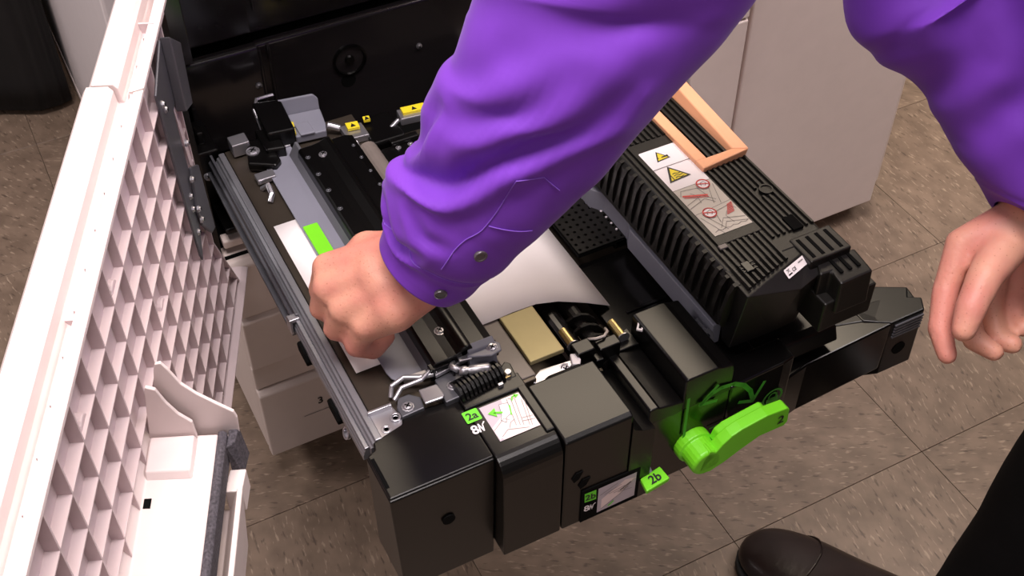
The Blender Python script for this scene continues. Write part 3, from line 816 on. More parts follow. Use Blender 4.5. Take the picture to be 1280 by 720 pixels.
mb = MB(); mb.py([(0.388, 0.371), (0.388, 0.488)] + [(0.394 - 0.006 * math.cos(t) , 0.484 - 0.008 * math.sin(t)) for t in (0.3, 0.9, 1.4)] + [(0.399, 0.472), (0.412, 0.468), (0.412, 0.371)], 0.519, 0.596)
section(mb, 0.001)
mb = MB(); mb.py([(0.4110, 0.455), (0.4110, 0.4785), (0.4125, 0.4804), (0.4195, 0.4804), (0.4225, 0.4785), (0.4475, 0.4735), (0.4475, 0.460)], 0.529, 0.617)
section(mb, 0.0014)
mb = MB(); mb.py([(0.4475, 0.460), (0.4475, 0.499), (0.4495, 0.501), (0.4805, 0.501), (0.4865, 0.4985), (0.498, 0.496), (0.500, 0.487), (0.500, 0.460)], 0.5295, 0.6205)
section(mb, 0.002)
# front face behind the lever, curved to the right
mb = MB()
mb.pz([(0.403, 0.5285), (0.50, 0.530), (0.50, 0.56), (0.403, 0.56)], 0.365, 0.463)
mb.pz([(0.50, 0.529), (0.56, 0.531), (0.575, 0.534), (0.575, 0.56), (0.50, 0.56)], 0.365, 0.464)
mb.pz([(0.55, 0.5305), (0.60, 0.540), (0.71, 0.545), (0.71, 0.57), (0.55, 0.57)], 0.362, 0.43)
fpan = section(mb, 0.002, 'black')
mb = MB()
mb.px([(0.546, 0.44), (0.552, 0.455), (0.560, 0.459), (0.590, 0.459), (0.590, 0.44)], 0.548, 0.640)
mb.px([(0.548, 0.43), (0.556, 0.462), (0.60, 0.464), (0.60, 0.43)], 0.485, 0.548)
section(mb, 0.002)
mb = MB()
mb.ext([(0.690, 0.552, 0.352), (0.713, 0.546, 0.35), (0.756, 0.546, 0.35), (0.758, 0.59, 0.35), (0.690, 0.59, 0.35)],
       [(0.684, 0.560, 0.432), (0.709, 0.545, 0.430), (0.751, 0.545, 0.430), (0.757, 0.578, 0.430), (0.684, 0.578, 0.432)])
mb.pz([(0.655, 0.568), (0.684, 0.560), (0.709, 0.545), (0.751, 0.545), (0.760, 0.560), (0.748, 0.567), (0.757, 0.578), (0.728, 0.594), (0.705, 0.588), (0.66, 0.600)], 0.420, 0.431)
rsec = section(mb, 0.002)
mb = MB()
for k in range(5): mb.box(0.714, 0.750, 0.5432, 0.546, 0.407 + k * 0.0042, 0.409 + k * 0.0042)
o = sub(mb, 'vent_lines', 'plate_d'); o['kind'] = 'stuff'
mb = MB(); mb.rings((0.731, 0.5462, 0.383), (0, -1, 0), [(0, 0.008), (0.0015, 0.008), (0.0015, 0.006)], 16)
sub(mb, 'cover_hole', 'hole')
for x, z, w in ((0.338, 0.425, 0.006), (0.331, 0.4385, 0.005)):
    mb = MB(); mb.py([(x, z), (x + w, z + 0.003), (x + w + 0.004, z + 0.012), (x + 0.002, z + 0.012), (x - 0.002, z + 0.005)], 0.5188, 0.521)
    sub(mb, 'cover_notch', 'hole')

# printed instruction labels
mats = ['ink_lilac', 'ink_pink', 'ink_white', 'green_ink', 'ink_line', 'ink_black']
d = Decal((0.2735, 0.5865, 0.5003), (0.3115, 0.5865, 0.5003), (0.3115, 0.5465, 0.5003), (0.2735, 0.5465, 0.5003), (0, 0, 1))
d.poly([(0, 0), (1, 0), (1, 1), (0, 1)], 0, 0)
d.poly([(0.55, 0), (1, 0), (1, 1), (0.1, 1), (0.05, 0.75), (0.45, 0.5)], 1, 1)
d.poly([(0.0, 0.62), (0.35, 0.42), (0.5, 0.35), (0.62, 0.42), (0.6, 0.58), (0.3, 0.78), (0.02, 0.98)], 1, 2)
d.poly([(0.44, 0.12), (0.64, 0.16), (0.58, 0.44), (0.42, 0.5), (0.36, 0.62), (0.28, 0.52), (0.36, 0.40)], 2, 3)
d.line([(0.44, 0.12), (0.64, 0.16), (0.58, 0.44), (0.42, 0.5), (0.36, 0.62), (0.28, 0.52), (0.36, 0.40)], 0.012, 4, 4, True)
for off in (0, 0.09, 0.17, 0.30, 0.36): d.line([(0.66 + off, 0.06 + off * .5), (0.52 + off * .9, 0.78 + off * .4)], 0.010, 4, 4)
d.line([(0.70, 0.06), (0.84, 0.12)], 0.01, 4, 4); d.line([(0.1, 0.92), (0.3, 0.8), (0.75, 0.95)], 0.01, 4, 4); d.line([(0.02, 0.7), (0.35, 0.5), (0.45, 0.58)], 0.01, 4, 4)
d.line([(0.72, 0.66), (0.98, 0.70)], 0.01, 4, 4); d.line([(0.70, 0.74), (0.98, 0.80)], 0.01, 4, 4); d.line([(0.36, 0.78), (0.44, 0.66), (0.56, 0.62)], 0.01, 4, 4)
d.line([(0.40, 0.34), (0.24, 0.27)], 0.05, 3, 5); d.poly([(0.10, 0.24), (0.30, 0.16), (0.25, 0.40)], 3, 5)
d.line([(0.56, 0.48), (0.64, 0.24)], 0.03, 3, 5); d.line([(0.76, 0.14), (0.80, 0.06), (0.88, 0.05)], 0.03, 3, 5); d.poly([(0.86, -0.0), (0.97, 0.06), (0.86, 0.12)], 3, 5)
d.build('instruction_label', mats, DR)
d = Decal((0.2575, 0.5885, 0.5), (0.2715, 0.5885, 0.5), (0.2715, 0.5755, 0.5), (0.2575, 0.5755, 0.5), (0, 0, 1))
d.poly([(0.06, 0), (0.94, 0), (1, 0.06), (1, 0.94), (0.94, 1), (0.06, 1), (0, 0.94), (0, 0.06)], 0, 1); d.text('2a', 0.5, 0.5, 0.62, 1)
d.build('number_sticker', ['green_ink', 'ink_black'], DR)
d = Decal((0.2575, 0.5735, 0.4995), (0.2715, 0.5735, 0.4995), (0.2715, 0.5615, 0.4995), (0.2575, 0.5615, 0.4995), (0, 0, 1), off=0.0005)
d.text('8', 0.2, 0.5, 0.8, 0); d.line([(0.45, 0.85), (0.55, 0.15), (0.68, 0.85), (0.78, 0.3), (0.95, 0.12)], 0.1, 0)
d.build('jam_symbol', ['ink_white'], DR)
mb = MB(); mb.py([(0.340, 0.372), (0.401, 0.372), (0.401, 0.418), (0.340, 0.420)], 0.5185, 0.521)
sub(mb, 'label_backing', 'hole')
d = Decal((0.357, 0.5185, 0.414), (0.397, 0.5185, 0.414), (0.397, 0.5185, 0.378), (0.357, 0.5185, 0.377), (0, -1, 0))
d.poly([(0, 0), (1, 0), (1, 1), (0, 1)], 0, 0)
d.poly([(0.1, 0.5), (0.7, 0.1), (1, 0.2), (0.6, 0.6), (0.1, 0.9)], 1, 1)
for q in range(5): d.line([(0.05 + q * .12, 0.3 + q * .05), (0.5 + q * .1, 0.1 + q * 0.12)], 0.015, 4, 2)
d.line([(0.1, 0.9), (0.6, 0.6), (0.95, 0.2)], 0.015, 4, 2); d.line([(0.6, 0.45), (0.85, 0.3)], 0.06, 4, 2); d.line([(0.3, 0.9), (0.42, 0.8)], 0.05, 3, 3)
d.build('instruction_label', mats, DR)
d = Decal((0.3425, 0.5185, 0.4155), (0.3545, 0.5185, 0.4145), (0.3550, 0.5185, 0.400), (0.343, 0.5185, 0.402), (0, -1, 0))
d.poly([(0, 0), (1, 0), (1, 1), (0, 1)], 0, 1); d.text('2b', 0.5, 0.5, 0.62, 1)
d.build('number_sticker', ['green_ink', 'ink_black'], DR)
d = Decal((0.343, 0.5185, 0.398), (0.355, 0.5185, 0.396), (0.355, 0.5185, 0.385), (0.343, 0.5185, 0.387), (0, -1, 0))
d.text('8', 0.2, 0.5, 0.8, 0); d.line([(0.45, 0.85), (0.55, 0.15), (0.68, 0.85), (0.78, 0.3), (0.95, 0.12)], 0.1, 0)
d.build('jam_symbol', ['ink_white'], DR)
# turning arrow and padlock printed on the front face
d = Decal((0.44, 0.5275, 0.478), (0.58, 0.5325, 0.478), (0.58, 0.5325, 0.378), (0.44, 0.5275, 0.378), (0.03, -1, 0), off=0.001)
arc = [(0.19, 0.16), (0.26, 0.085), (0.34, 0.06), (0.44, 0.09), (0.53, 0.18), (0.60, 0.32), (0.635, 0.46)]
d.line(arc, 0.05, 0); d.line([(0.30, 0.0), (0.18, 0.17), (0.31, 0.22)], 0.04, 0); d.line([(0.71, 0.28), (0.64, 0.50), (0.52, 0.42)], 0.04, 0)
d.line([(0.075, 0.0), (0.085, 0.62)], 0.03, 0); d.line([(0.30, 0.62), (0.745, 0.60)], 0.02, 0)
d.ring(0.82, 0.60, 0.11, 0.025, 0); d.poly([(0.77, 0.6), (0.87, 0.6), (0.87, 0.68), (0.77, 0.68)], 0, 3); d.ring(0.82, 0.58, 0.045, 0.02, 0)
d.build('turn_arrow_print', ['green_dim'], DR)

# green lever 2
mb = MB()
mb.rings((0.4625, 0.530, 0.4075), (0, -1, 0.0), [(0, 0.0185), (0.010, 0.0185), (0.0105, 0.0160), (0.028, 0.0160), (0.030, 0.014)], 24)
mb.py([(0.4535, 0.399), (0.4560, 0.414), (0.4630, 0.425), (0.4700, 0.420), (0.4760, 0.4275), (0.4850, 0.4345), (0.4960, 0.4385), (0.523, 0.4425), (0.5455, 0.4405), (0.5490, 0.437), (0.5505, 0.418), (0.547, 0.4135), (0.519, 0.414), (0.500, 0.406), (0.482, 0.397), (0.466, 0.392)], 0.500, 0.512)
mb.py([(0.4765, 0.415), (0.480, 0.4265), (0.488, 0.4315), (0.528, 0.4375), (0.532, 0.434), (0.530, 0.422), (0.50, 0.412)], 0.512, 0.521)
lev = sub(mb, 'green_lever', 'green', 0.0014)
d = Decal((0.535, 0.4998, 0.435), (0.545, 0.4998, 0.435), (0.545, 0.4998, 0.421), (0.535, 0.4998, 0.421), (0, -1, 0))
d.text('2', 0.5, 0.5, 0.8, 0); d.build('lever_number', ['ink_black'], DR)
# green tag 2b on its stem at the foot of the cover
mb = MB()
mb.pz([(0.402, 0.5185), (0.4255, 0.5225), (0.4265, 0.507), (0.400, 0.504)], 0.3945, 0.400)
sub(mb, 'green_tag', 'green', 0.001)
mb = MB(); mb.pz([(0.407, 0.519), (0.417, 0.521), (0.419, 0.53), (0.409, 0.53)], 0.395, 0.399)
sub(mb, 'tag_stem', 'plate', 0.001)
d = Decal((0.4040, 0.5175, 0.4), (0.4240, 0.5207, 0.4), (0.4248, 0.508, 0.4), (0.4030, 0.5055, 0.4), (0, 0, 1))
d.text('2b', 0.5, 0.5, 0.75, 0); d.build('tag_number', ['ink_black'], DR)

# ------------------------------------------------------------------ sheet of paper
def paper():
    cols = [(0.1965, 0.4964), (0.226, 0.4966), (0.250, 0.4968), (0.262, 0.4972), (0.290, 0.4975), (0.316, 0.4972), (0.338, 0.4972), (0.352, 0.4972), (0.3765, 0.4950), (0.40, 0.4870), (0.43, 0.4720), (0.4595, 0.4560)]
    ys = [0.675 + (0.891 - 0.675) * k / 8 for k in range(9)]
    mb = MB(); n = len(ys); vs = []
    for x, z in cols:
        for y in ys: vs.append((x, y, z + (0.0035 * math.sin((x - .33) / .13 * math.pi) if x > .33 else 0) * (1 - (y - .675) / .216)))
    m = len(vs); vs += [(a, b, c - 0.00025) for a, b, c in vs]
    fs = []
    for i in range(len(cols) - 1):
        for j in range(n - 1):
            q = [i * n + j, (i + 1) * n + j, (i + 1) * n + j + 1, i * n + j + 1]
            fs.append(q); fs.append([m + k for k in q[::-1]])
    for i in range(len(cols) - 1):
        fs += [[i * n, m + i * n, m + (i + 1) * n, (i + 1) * n], [i * n + n - 1, (i + 1) * n + n - 1, m + (i + 1) * n + n - 1, m + i * n + n - 1]]
    for j in range(n - 1):
        e = (len(cols) - 1) * n
        fs += [[j, j + 1, m + j + 1, m + j], [e + j, m + e + j, m + e + j + 1, e + j + 1]]
    mb.add(vs, fs)
    return mb
o = paper().build('paper_sheet', 'paper', smooth=True)
o['label'] = 'white sheet of paper jammed under the black guide of the drawer'; o['category'] = 'paper'

# ------------------------------------------------------------------ fuser unit
FU = thing('fuser_unit', 'black ribbed fuser unit with warning label and peach handle sitting in the drawer', 'fuser', (0.56, 0.7, 0.46))
mb = MB()
mb.py([(0.524, 0.472), (0.522, 0.496), (0.508, 0.502), (0.507, 0.562), (0.511, 0.568), (0.616, 0.568), (0.620, 0.564), (0.620, 0.472)], 0.572, 0.90)
mb.build('fuser_body', 'fuser', FU, bevel=0.0015)
# moulded ribs running along the top; each one its own piece
x = 0.5135
ribs = []
while x < 0.617:
    segs = [(0.546, 0.89)]
    if 0.522 < x < 0.568: segs = [(0.546, 0.602), (0.760, 0.89)]
    elif x >= 0.568: segs = [(0.590, 0.89)]
    if 0.594 < x < 0.603: segs = [(0.607, 0.640), (0.652, 0.89)] if x < 0.603 else segs
    segs = [(max(p, 0.545 + (x - 0.507) * 0.30), q) for p, q in segs]
    if x > 0.580: segs = [(max(p, 0.583), q) for p, q in segs]
    for a, b in segs:
        mb = MB(); mb.py([(x, 0.5675), (x + 0.0008, 0.5705), (x + 0.0030, 0.5705), (x + 0.0038, 0.5675)], a, b)
        mb.build('top_rib', 'fuser', FU)
    x += 0.0062
mb = MB(); mb.box(0.5225, 0.5685, 0.603, 0.760, 0.5675, 0.5695)
mb.build('label_plate', 'fuser', FU, bevel=0.0008)
mb = MB(); mb.box(0.5925, 0.6035, 0.5885, 0.606, 0.5678, 0.5708); mb.build('screw_well', 'hole', FU)
mb = MB(); mb.rings((0.6035, 0.646, 0.5700), (0, 0, 1), [(0, 0.0068), (0.0014, 0.0068), (0.0014, 0.0052), (0.0002, 0.0052)], 20); mb.build('embossed_ring', 'fuser', FU)
mb = MB(); mb.box(0.519, 0.527, 0.597, 0.602, 0.5695, 0.5715); mb.build('small_tab', 'ink_line', FU, bevel=0.0006)
mb = MB(); mb.box(0.523, 0.531, 0.562, 0.574, 0.569, 0.5722)
for q in range(3): mb.box(0.520, 0.536, 0.5635 + q * 0.004, 0.5655 + q * 0.004, 0.5685, 0.5712)
mb.build('cable_clip', 'cover', FU, bevel=0.0006)
# curved fins down the left side
for k in range(27):
    y = 0.556 + k * 0.0118
    mb = MB()
    pts = [(0.512, 0.5675), (0.5065, 0.566), (0.5035, 0.555), (0.5035, 0.53), (0.5055, 0.512), (0.510, 0.502), (0.514, 0.502)]
    mb.ext([(a, y + (0.5675 - b) * 0.18, b) for a, b in pts], [(a, y + 0.0042 + (0.5675 - b) * 0.18, b) for a, b in pts])
    mb.build('side_fin', 'fuser', FU)
# front end: slotted grille, sloping nose, stepped block
mb = MB()
mb.box(0.5815, 0.626, 0.548, 0.581, 0.540, 0.5695)
grille = mb.build('grille_block', 'fuser', FU, bevel=0.0015)
for k in range(4):
    mb = MB(); xx = 0.586 + k * 0.0100; mb.box(xx, xx + 0.0034, 0.552, 0.577, 0.5690, 0.5700); mb.build('grille_slot', 'hole', grille)
mb = MB()
mb.ext([(0.593, 0.556, 0.520), (0.634, 0.556, 0.520), (0.634, 0.521, 0.520), (0.597, 0.521, 0.520), (0.597, 0.537, 0.520), (0.586, 0.538, 0.520)],
       [(0.592, 0.553, 0.562), (0.633, 0.551, 0.562), (0.631, 0.522, 0.560), (0.595, 0.521, 0.560), (0.597, 0.537, 0.561), (0.585, 0.538, 0.561)])
step = mb.build('end_block', 'fuser', FU, bevel=0.002)
for k in range(3):
    mb = MB(); xx = 0.602 + k * 0.0095; mb.pz([(xx, 0.531), (xx + 0.0032, 0.531), (xx + 0.0032, 0.549), (xx, 0.549)], 0.5608, 0.5626); mb.build('grille_slot', 'hole', step)
mb = MB(); mb.pz([(0.586, 0.524), (0.601, 0.525), (0.645, 0.525), (0.645, 0.556), (0.586, 0.556)], 0.498, 0.535)
mb.build('lower_end_block', 'fuser', FU, bevel=0.002)
mb = MB()   # sloping nose below the ribs
P0, P1, P2, P3 = (0.509, 0.541, 0.566), (0.590, 0.566, 0.567), (0.592, 0.543, 0.557), (0.563, 0.535, 0.556)
mb.add([P0, P1, P2, P3, (0.509, 0.576, 0.5675), (0.590, 0.576, 0.5675), (0.519, 0.563, 0.474), (0.566, 0.5615, 0.474), (0.594, 0.563, 0.474), (0.594, 0.576, 0.474), (0.519, 0.576, 0.474)],
       [[4, 0, 1, 5], [0, 3, 1], [3, 2, 1], [0, 6, 7, 3], [3, 7, 8, 2], [2, 8, 9, 5, 1], [0, 4, 10, 6], [4, 5, 9, 10], [6, 10, 9, 8, 7]])
nose = mb.build('sloping_nose', 'fuser', FU, bevel=0.0008, angle=20)
# approval label on the slope
pn = (Vector(P3) - Vector(P0)).cross(Vector(P1) - Vector(P0)).normalized()
def onnose(x, y): return (x, y, P0[2] - (pn.x * (x - P0[0]) + pn.y * (y - P0[1])) / pn.z)
d = Decal(onnose(0.5550, 0.5535), onnose(0.585, 0.5625), onnose(0.585, 0.5545), onnose(0.556, 0.5455), pn if pn.z > 0 else -pn, off=0.0012)
d.poly([(0.03, 0), (0.97, 0), (1, 0.1), (1, 0.9), (0.97, 1), (0.03, 1), (0, 0.9), (0, 0.1)], 0, 0)
d.text('CE', 0.36, 0.55, 0.36, 1); d.text('xerox', 0.70, 0.32, 0.16, 1); d.circle(0.91, 0.26, 0.12, 1)
d.line([(0.08, 0.2), (0.2, 0.5)], 0.05, 1); d.line([(0.2, 0.2), (0.08, 0.5)], 0.05, 1); d.line([(0.08, 0.2), (0.2, 0.2)], 0.05, 1); d.line([(0.08, 0.72), (0.22, 0.72)], 0.14, 1)
d.build('approval_label', ['ink_white', 'ink_black'], FU)
# warning label
WM = ['ink_white', 'ink_grey', 'ink_yellow', 'ink_black', 'ink_red', 'ink_line']
d = Decal((0.5250, 0.7455, 0.5695), (0.5660, 0.7455, 0.5695), (0.5660, 0.6145, 0.5695), (0.5250, 0.6145, 0.5695), (0, 0, 1))
K = 0.313   # width over length, to keep shapes square: u spans K of v
d.poly([(0.0, 0.008), (0.03, 0), (0.97, 0), (1, 0.008), (1, 1), (0, 1)], 0, 0)
d.poly([(0, 0.475), (1, 0.475), (1, 1), (0, 1)], 1, 1)
d.line([(0, 0.215), (1, 0.215)], 0.006, 5, 2); d.line([(0, 0.475), (1, 0.475)], 0.004, 5, 2); d.line([(0, 0.76), (1, 0.73)], 0.004, 5, 2)
def tri(u, v, h):
    w = h * 0.57; co, si = math.cos(math.radians(25)), math.sin(math.radians(25))
    for k, mi, lay in ((1.0, 3, 2), (0.74, 2, 3)):
        c = -0.1 * h * (1 - k)
        pts = [(h * .55 * k + c, 0), (-h * .45 * k + c, w * k), (-h * .45 * k + c, -w * k)]
        d.poly([(u + (x * co - y * si) / K, v + x * si + y * co) for x, y in pts], mi, lay)
tri(0.46, 0.112, 0.105)
d.poly([(0.60, 0.102), (0.60, 0.122), (0.42, 0.117), (0.42, 0.107)], 3, 4); d.circle(0.33, 0.112, 0.007, 3, 4, 8)
tri(0.44, 0.335, 0.165)
for q in (-0.022, 0, 0.022): d.line([(0.32, 0.335 + q), (0.38, 0.329 + q), (0.45, 0.341 + q), (0.54, 0.335 + q)], 0.007, 3, 4)
d.line([(0.25, 0.30), (0.25, 0.37)], 0.007, 3, 4)
def pic(v0, flip):
    f = (lambda u: 1 - u) if flip else (lambda u: u)
    d.line([(f(0.05), v0 + 0.02), (f(0.15), v0 - 0.03), (f(0.55), v0 - 0.01), (f(0.62), v0 + 0.10)], 0.004, 5, 3)
    d.line([(f(0.02), v0 + 0.12), (f(0.5), v0 + 0.07), (f(0.72), v0 + 0.15)], 0.004, 5, 3); d.line([(f(0.02), v0 + 0.16), (f(0.5), v0 + 0.11), (f(0.66), v0 + 0.17)], 0.004, 5, 3)
    d.line([(f(0.85), v0 - 0.02), (f(0.6), v0 + 0.18)], 0.004, 5, 3); d.line([(f(0.95), v0 - 0.0), (f(0.75), v0 + 0.2)], 0.004, 5, 3)
    d.line([(f(0.3), v0 + 0.02), (f(0.4), v0 + 0.06), (f(0.35), v0 + 0.14)], 0.004, 5, 3)
pic(0.53, False); pic(0.80, True)
d.line([(0.1, 0.555), (0.62, 0.615)], 0.016, 4, 4); d.line([(0.1, 0.575), (0.62, 0.635)], 0.006, 4, 4)
for q in range(7): d.line([(0.66 + q * 0.028, 0.80 - q * 0.014 + 0.05), (0.86 + q * 0.018, 0.79 - q * 0.014 + 0.05)], 0.007, 4, 4)
for q in range(9): d.line([(0.08 + q * 0.1, 0.97 - (q % 2) * 0.012), (0.18 + q * 0.1, 0.958 + (q % 2) * 0.012)], 0.004, 5, 3)
for u, v in ((0.74, 0.505), (0.32, 0.785)):
    d.circle(u, v, 0.047, 0, 5); d.ring(u, v, 0.047, 0.010, 4, 7)
    d.line([(u - .07, v + .012), (u - .04, v - .016), (u + .05, v - .022), (u + .08, v), (u + .02, v + .02)], 0.005, 5, 6); d.line([(u - 0.13, v - 0.016), (u + 0.13, v + 0.016)], 0.009, 4, 8)
d.build('warning_label', WM, FU)
# peach carrying handle: flat frame, outer bar leaning up
mb = MB()
hz0, hz1 = 0.5685, 0.5745
mb.pz([(0.5655, 0.7065), (0.5775, 0.7065), (0.5775, 0.83), (0.5655, 0.83)], hz0, hz1)
mb.ext([(0.5655, 0.694, hz0), (0.617, 0.697, hz0), (0.606, 0.707, hz0), (0.5655, 0.707, hz0)], [(0.5655, 0.694, hz1), (0.6195, 0.697, 0.5775), (0.606, 0.707, hz1), (0.5655, 0.707, hz1)])
mb.ext([(0.6045, 0.7065, hz0), (0.617, 0.697, hz0), (0.617, 0.83, hz0), (0.6045, 0.83, hz0)], [(0.6065, 0.7065, 0.5750), (0.6195, 0.697, 0.5775), (0.6220, 0.83, 0.5835), (0.610, 0.83, 0.5815)])
mb.pz([(0.5655, 0.818), (0.618, 0.818), (0.618, 0.83), (0.5655, 0.83)], hz0, hz1)
mb.build('carrying_handle', 'peach', FU, bevel=0.0012)

# ------------------------------------------------------------------ person
PE = thing('person', 'person in a purple shirt and black trousers bending over the open drawer', 'person', (0.80, 0.36, 0))
def capsule(mb, a, b, ra, rb):
    a, b = Vector(a), Vector(b)
    d = (b - a).normalized(); q = d.orthogonal().normalized(); w = d.cross(q); n = 14; rg = []
    for k in range(1, 5): rg.append((a - d * ra * math.cos(k * math.pi / 8), ra * math.sin(k * math.pi / 8)))
    for k in range(3, -1, -1): rg.append((b + d * rb * math.cos((k + .001) * math.pi / 8), rb * math.sin(max(k, .05) * math.pi / 8)))
    mb.loft([[p + (q * math.cos(t) + w * math.sin(t)) * r for t in [2 * math.pi * i / n for i in range(n)]] for p, r in rg])
def chain(mb, pts, rs):
    for k in range(len(pts) - 1): capsule(mb, pts[k], pts[k + 1], rs[k], rs[k + 1])

def remeshed(mb, name, m, parent, voxel, smooth_it):
    o = mb.build(name, m, parent)
    r = o.modifiers.new('remesh', 'REMESH'); r.mode = 'VOXEL'; r.voxel_size = voxel; r.use_smooth_shade = True
    q = o.modifiers.new('smooth', 'SMOOTH'); q.factor = 0.5; q.iterations = smooth_it
    dg = bpy.context.evaluated_depsgraph_get(); dg.update()
    me = bpy.data.meshes.new_from_object(o.evaluated_get(dg))
    old = o.data; o.modifiers.clear(); o.data = me; me.name = name; bpy.data.meshes.remove(old)
    me.polygons.foreach_set('use_smooth', [True] * len(me.polygons))
    return o

B = MB()
# trunk, neck and legs (inside the clothes)
chain(B, [(0.885, 0.26, 0.87), (0.83, 0.42, 1.00), (0.76, 0.56, 1.08)], [0.085, 0.09, 0.085])
chain(B, [(0.76, 0.56, 1.08), (0.72, 0.66, 1.15), (0.695, 0.73, 1.20)], [0.09, 0.06, 0.058])
for sx in ((0.63, 0.61, 1.07), (0.87, 0.50, 1.06)): capsule(B, (0.76, 0.56, 1.08), sx, 0.075, 0.050)
chain(B, [(0.88, 0.28, 0.88), (0.870, 0.335, 0.5), (0.785, 0.335, 0.09)], [0.085, 0.055, 0.038])
chain(B, [(0.93, 0.22, 0.88), (0.99, 0.22, 0.5), (1.0, 0.20, 0.09)], [0.085, 0.055, 0.038])
chain(B, [(0.775, 0.335, 0.09), (0.69, 0.47, 0.045)], [0.036, 0.03]); chain(B, [(1.0, 0.20, 0.09), (0.97, 0.32, 0.045)], [0.036, 0.03])
# head with face and ears
hx, hy, hz = 0.675, 0.785, 1.255
B.sphere((hx, hy, hz), (0.076, 0.098, 0.105), 20, 14)
B.sphere((hx - .015, hy + .05, hz - .055), (0.055, 0.055, 0.060), 16, 10)
chain(B, [(hx - .017, hy + .093, hz - .01), (hx - .023, hy + .111, hz - .04)], [0.010, 0.014])
for k in (-1, 1): B.sphere((hx + 0.076 * k, hy - .005, hz - .01), (0.010, 0.020, 0.032), 10, 8)
for k in (-1, 1): B.sphere((hx - .018 + 0.03 * k, hy + .08, hz - .01), (0.016, 0.012, 0.010), 10, 8)
chain(B, [(hx - .04, hy + .1, hz - .073), (hx + .005, hy + .1, hz - .073)], [0.007, 0.007])
# left arm and hand
W = Vector((0.266, 0.670, 0.602))
chain(B, [W, (0.31, 0.660, 0.68), (0.385, 0.628, 0.815), (0.52, 0.62, 0.98), (0.63, 0.61, 1.07)], [0.0285, 0.034, 0.040, 0.045, 0.055])
ac = Vector((-0.05, 0.90, 0.36)).normalized()
mcp = [Vector((0.2005, 0.7255, 0.5800)), Vector((0.1945, 0.7100, 0.5740)), Vector((0.1985, 0.6890, 0.5655)), Vector((0.2090, 0.6690, 0.5590))]
for c, o, r in zip(mcp, (0.016, 0.006, -0.005, -0.014), (0.0155, 0.0160, 0.0150, 0.0140)):
    capsule(B, W + ac * o, c, 0.0215, r)
    pip = c + Vector((-0.0090, 0.006, -0.027)); dip = pip + Vector((0.016, 0.003, -0.0165)); tip = dip + Vector((0.014, 0.004, 0.005))
    chain(B, [c, pip, dip, tip], [r * 0.92, 0.0112, 0.0100, 0.0088])
for k in range(3): capsule(B, (W + mcp[k]) / 2 + Vector((0, 0, 0.001)), (W + mcp[k + 1]) / 2, 0.021, 0.020)
chain(B, [W + ac * 0.014, (0.236, 0.722, 0.588), (0.213, 0.733, 0.560), (0.203, 0.724, 0.534)], [0.020, 0.0185, 0.0135, 0.0105])
chain(B, [W - ac * 0.013, (0.233, 0.661, 0.574), mcp[3] + Vector((0.004, 0.002, -0.004))], [0.022, 0.021, 0.0145])
# right arm and hand
R = Vector((0.741, 0.464, 0.630))
chain(B, [R, (0.737, 0.508, 0.70), (0.715, 0.585, 0.80), (0.81, 0.55, 0.97), (0.87, 0.50, 1.06)], [0.0280, 0.035, 0.042, 0.05, 0.055])
rm = [Vector((0.684, 0.484, 0.601)), Vector((0.710, 0.487, 0.588)), Vector((0.736, 0.483, 0.573)), Vector((0.758, 0.474, 0.562))]
rf = [[(0.6595, 0.4655, 0.573), (0.6415, 0.4455, 0.553), (0.6370, 0.4270, 0.5405)],
      [(0.689, 0.460, 0.543), (0.682, 0.438, 0.526), (0.689, 0.420, 0.524)],
      [(0.718, 0.456, 0.526), (0.709, 0.434, 0.517), (0.713, 0.421, 0.520)],
      [(0.743, 0.455, 0.523), (0.734, 0.440, 0.518), (0.733, 0.430, 0.523)]]
for c, f, r in zip(rm, rf, (0.0140, 0.0140, 0.0135, 0.0125)):
    capsule(B, R + (c - R) * 0.22, c, 0.021, r)
    chain(B, [c] + [Vector(q) for q in f], [r * 0.97, 0.0118, 0.0106, 0.0092])
for k in range(3): capsule(B, R * 0.5 + rm[k] * 0.5, R * 0.5 + rm[k + 1] * 0.5, 0.016, 0.016)
chain(B, [(0.735, 0.468, 0.620), (0.706, 0.459, 0.608), (0.673, 0.444, 0.602), (0.651, 0.431, 0.588), (0.639, 0.422, 0.575)], [0.023, 0.0200, 0.0152, 0.0134, 0.0108])
body = remeshed(B, 'body', 'skin', PE, 0.0032, 5)

# hair
hm = MB()
rg = []
for k in range(9):
    t = math.pi * (0.02 + 0.5 * k / 8)
    rg.append([(0.677 + 0.081 * math.sin(t) * math.cos(q), 0.778 + 0.102 * math.sin(t) * math.sin(q), 1.255 + 0.112 * math.cos(t)) for q in [2 * math.pi * i / 24 for i in range(24)]])
hm.loft(rg).build('hair', 'hair', PE, smooth=True)

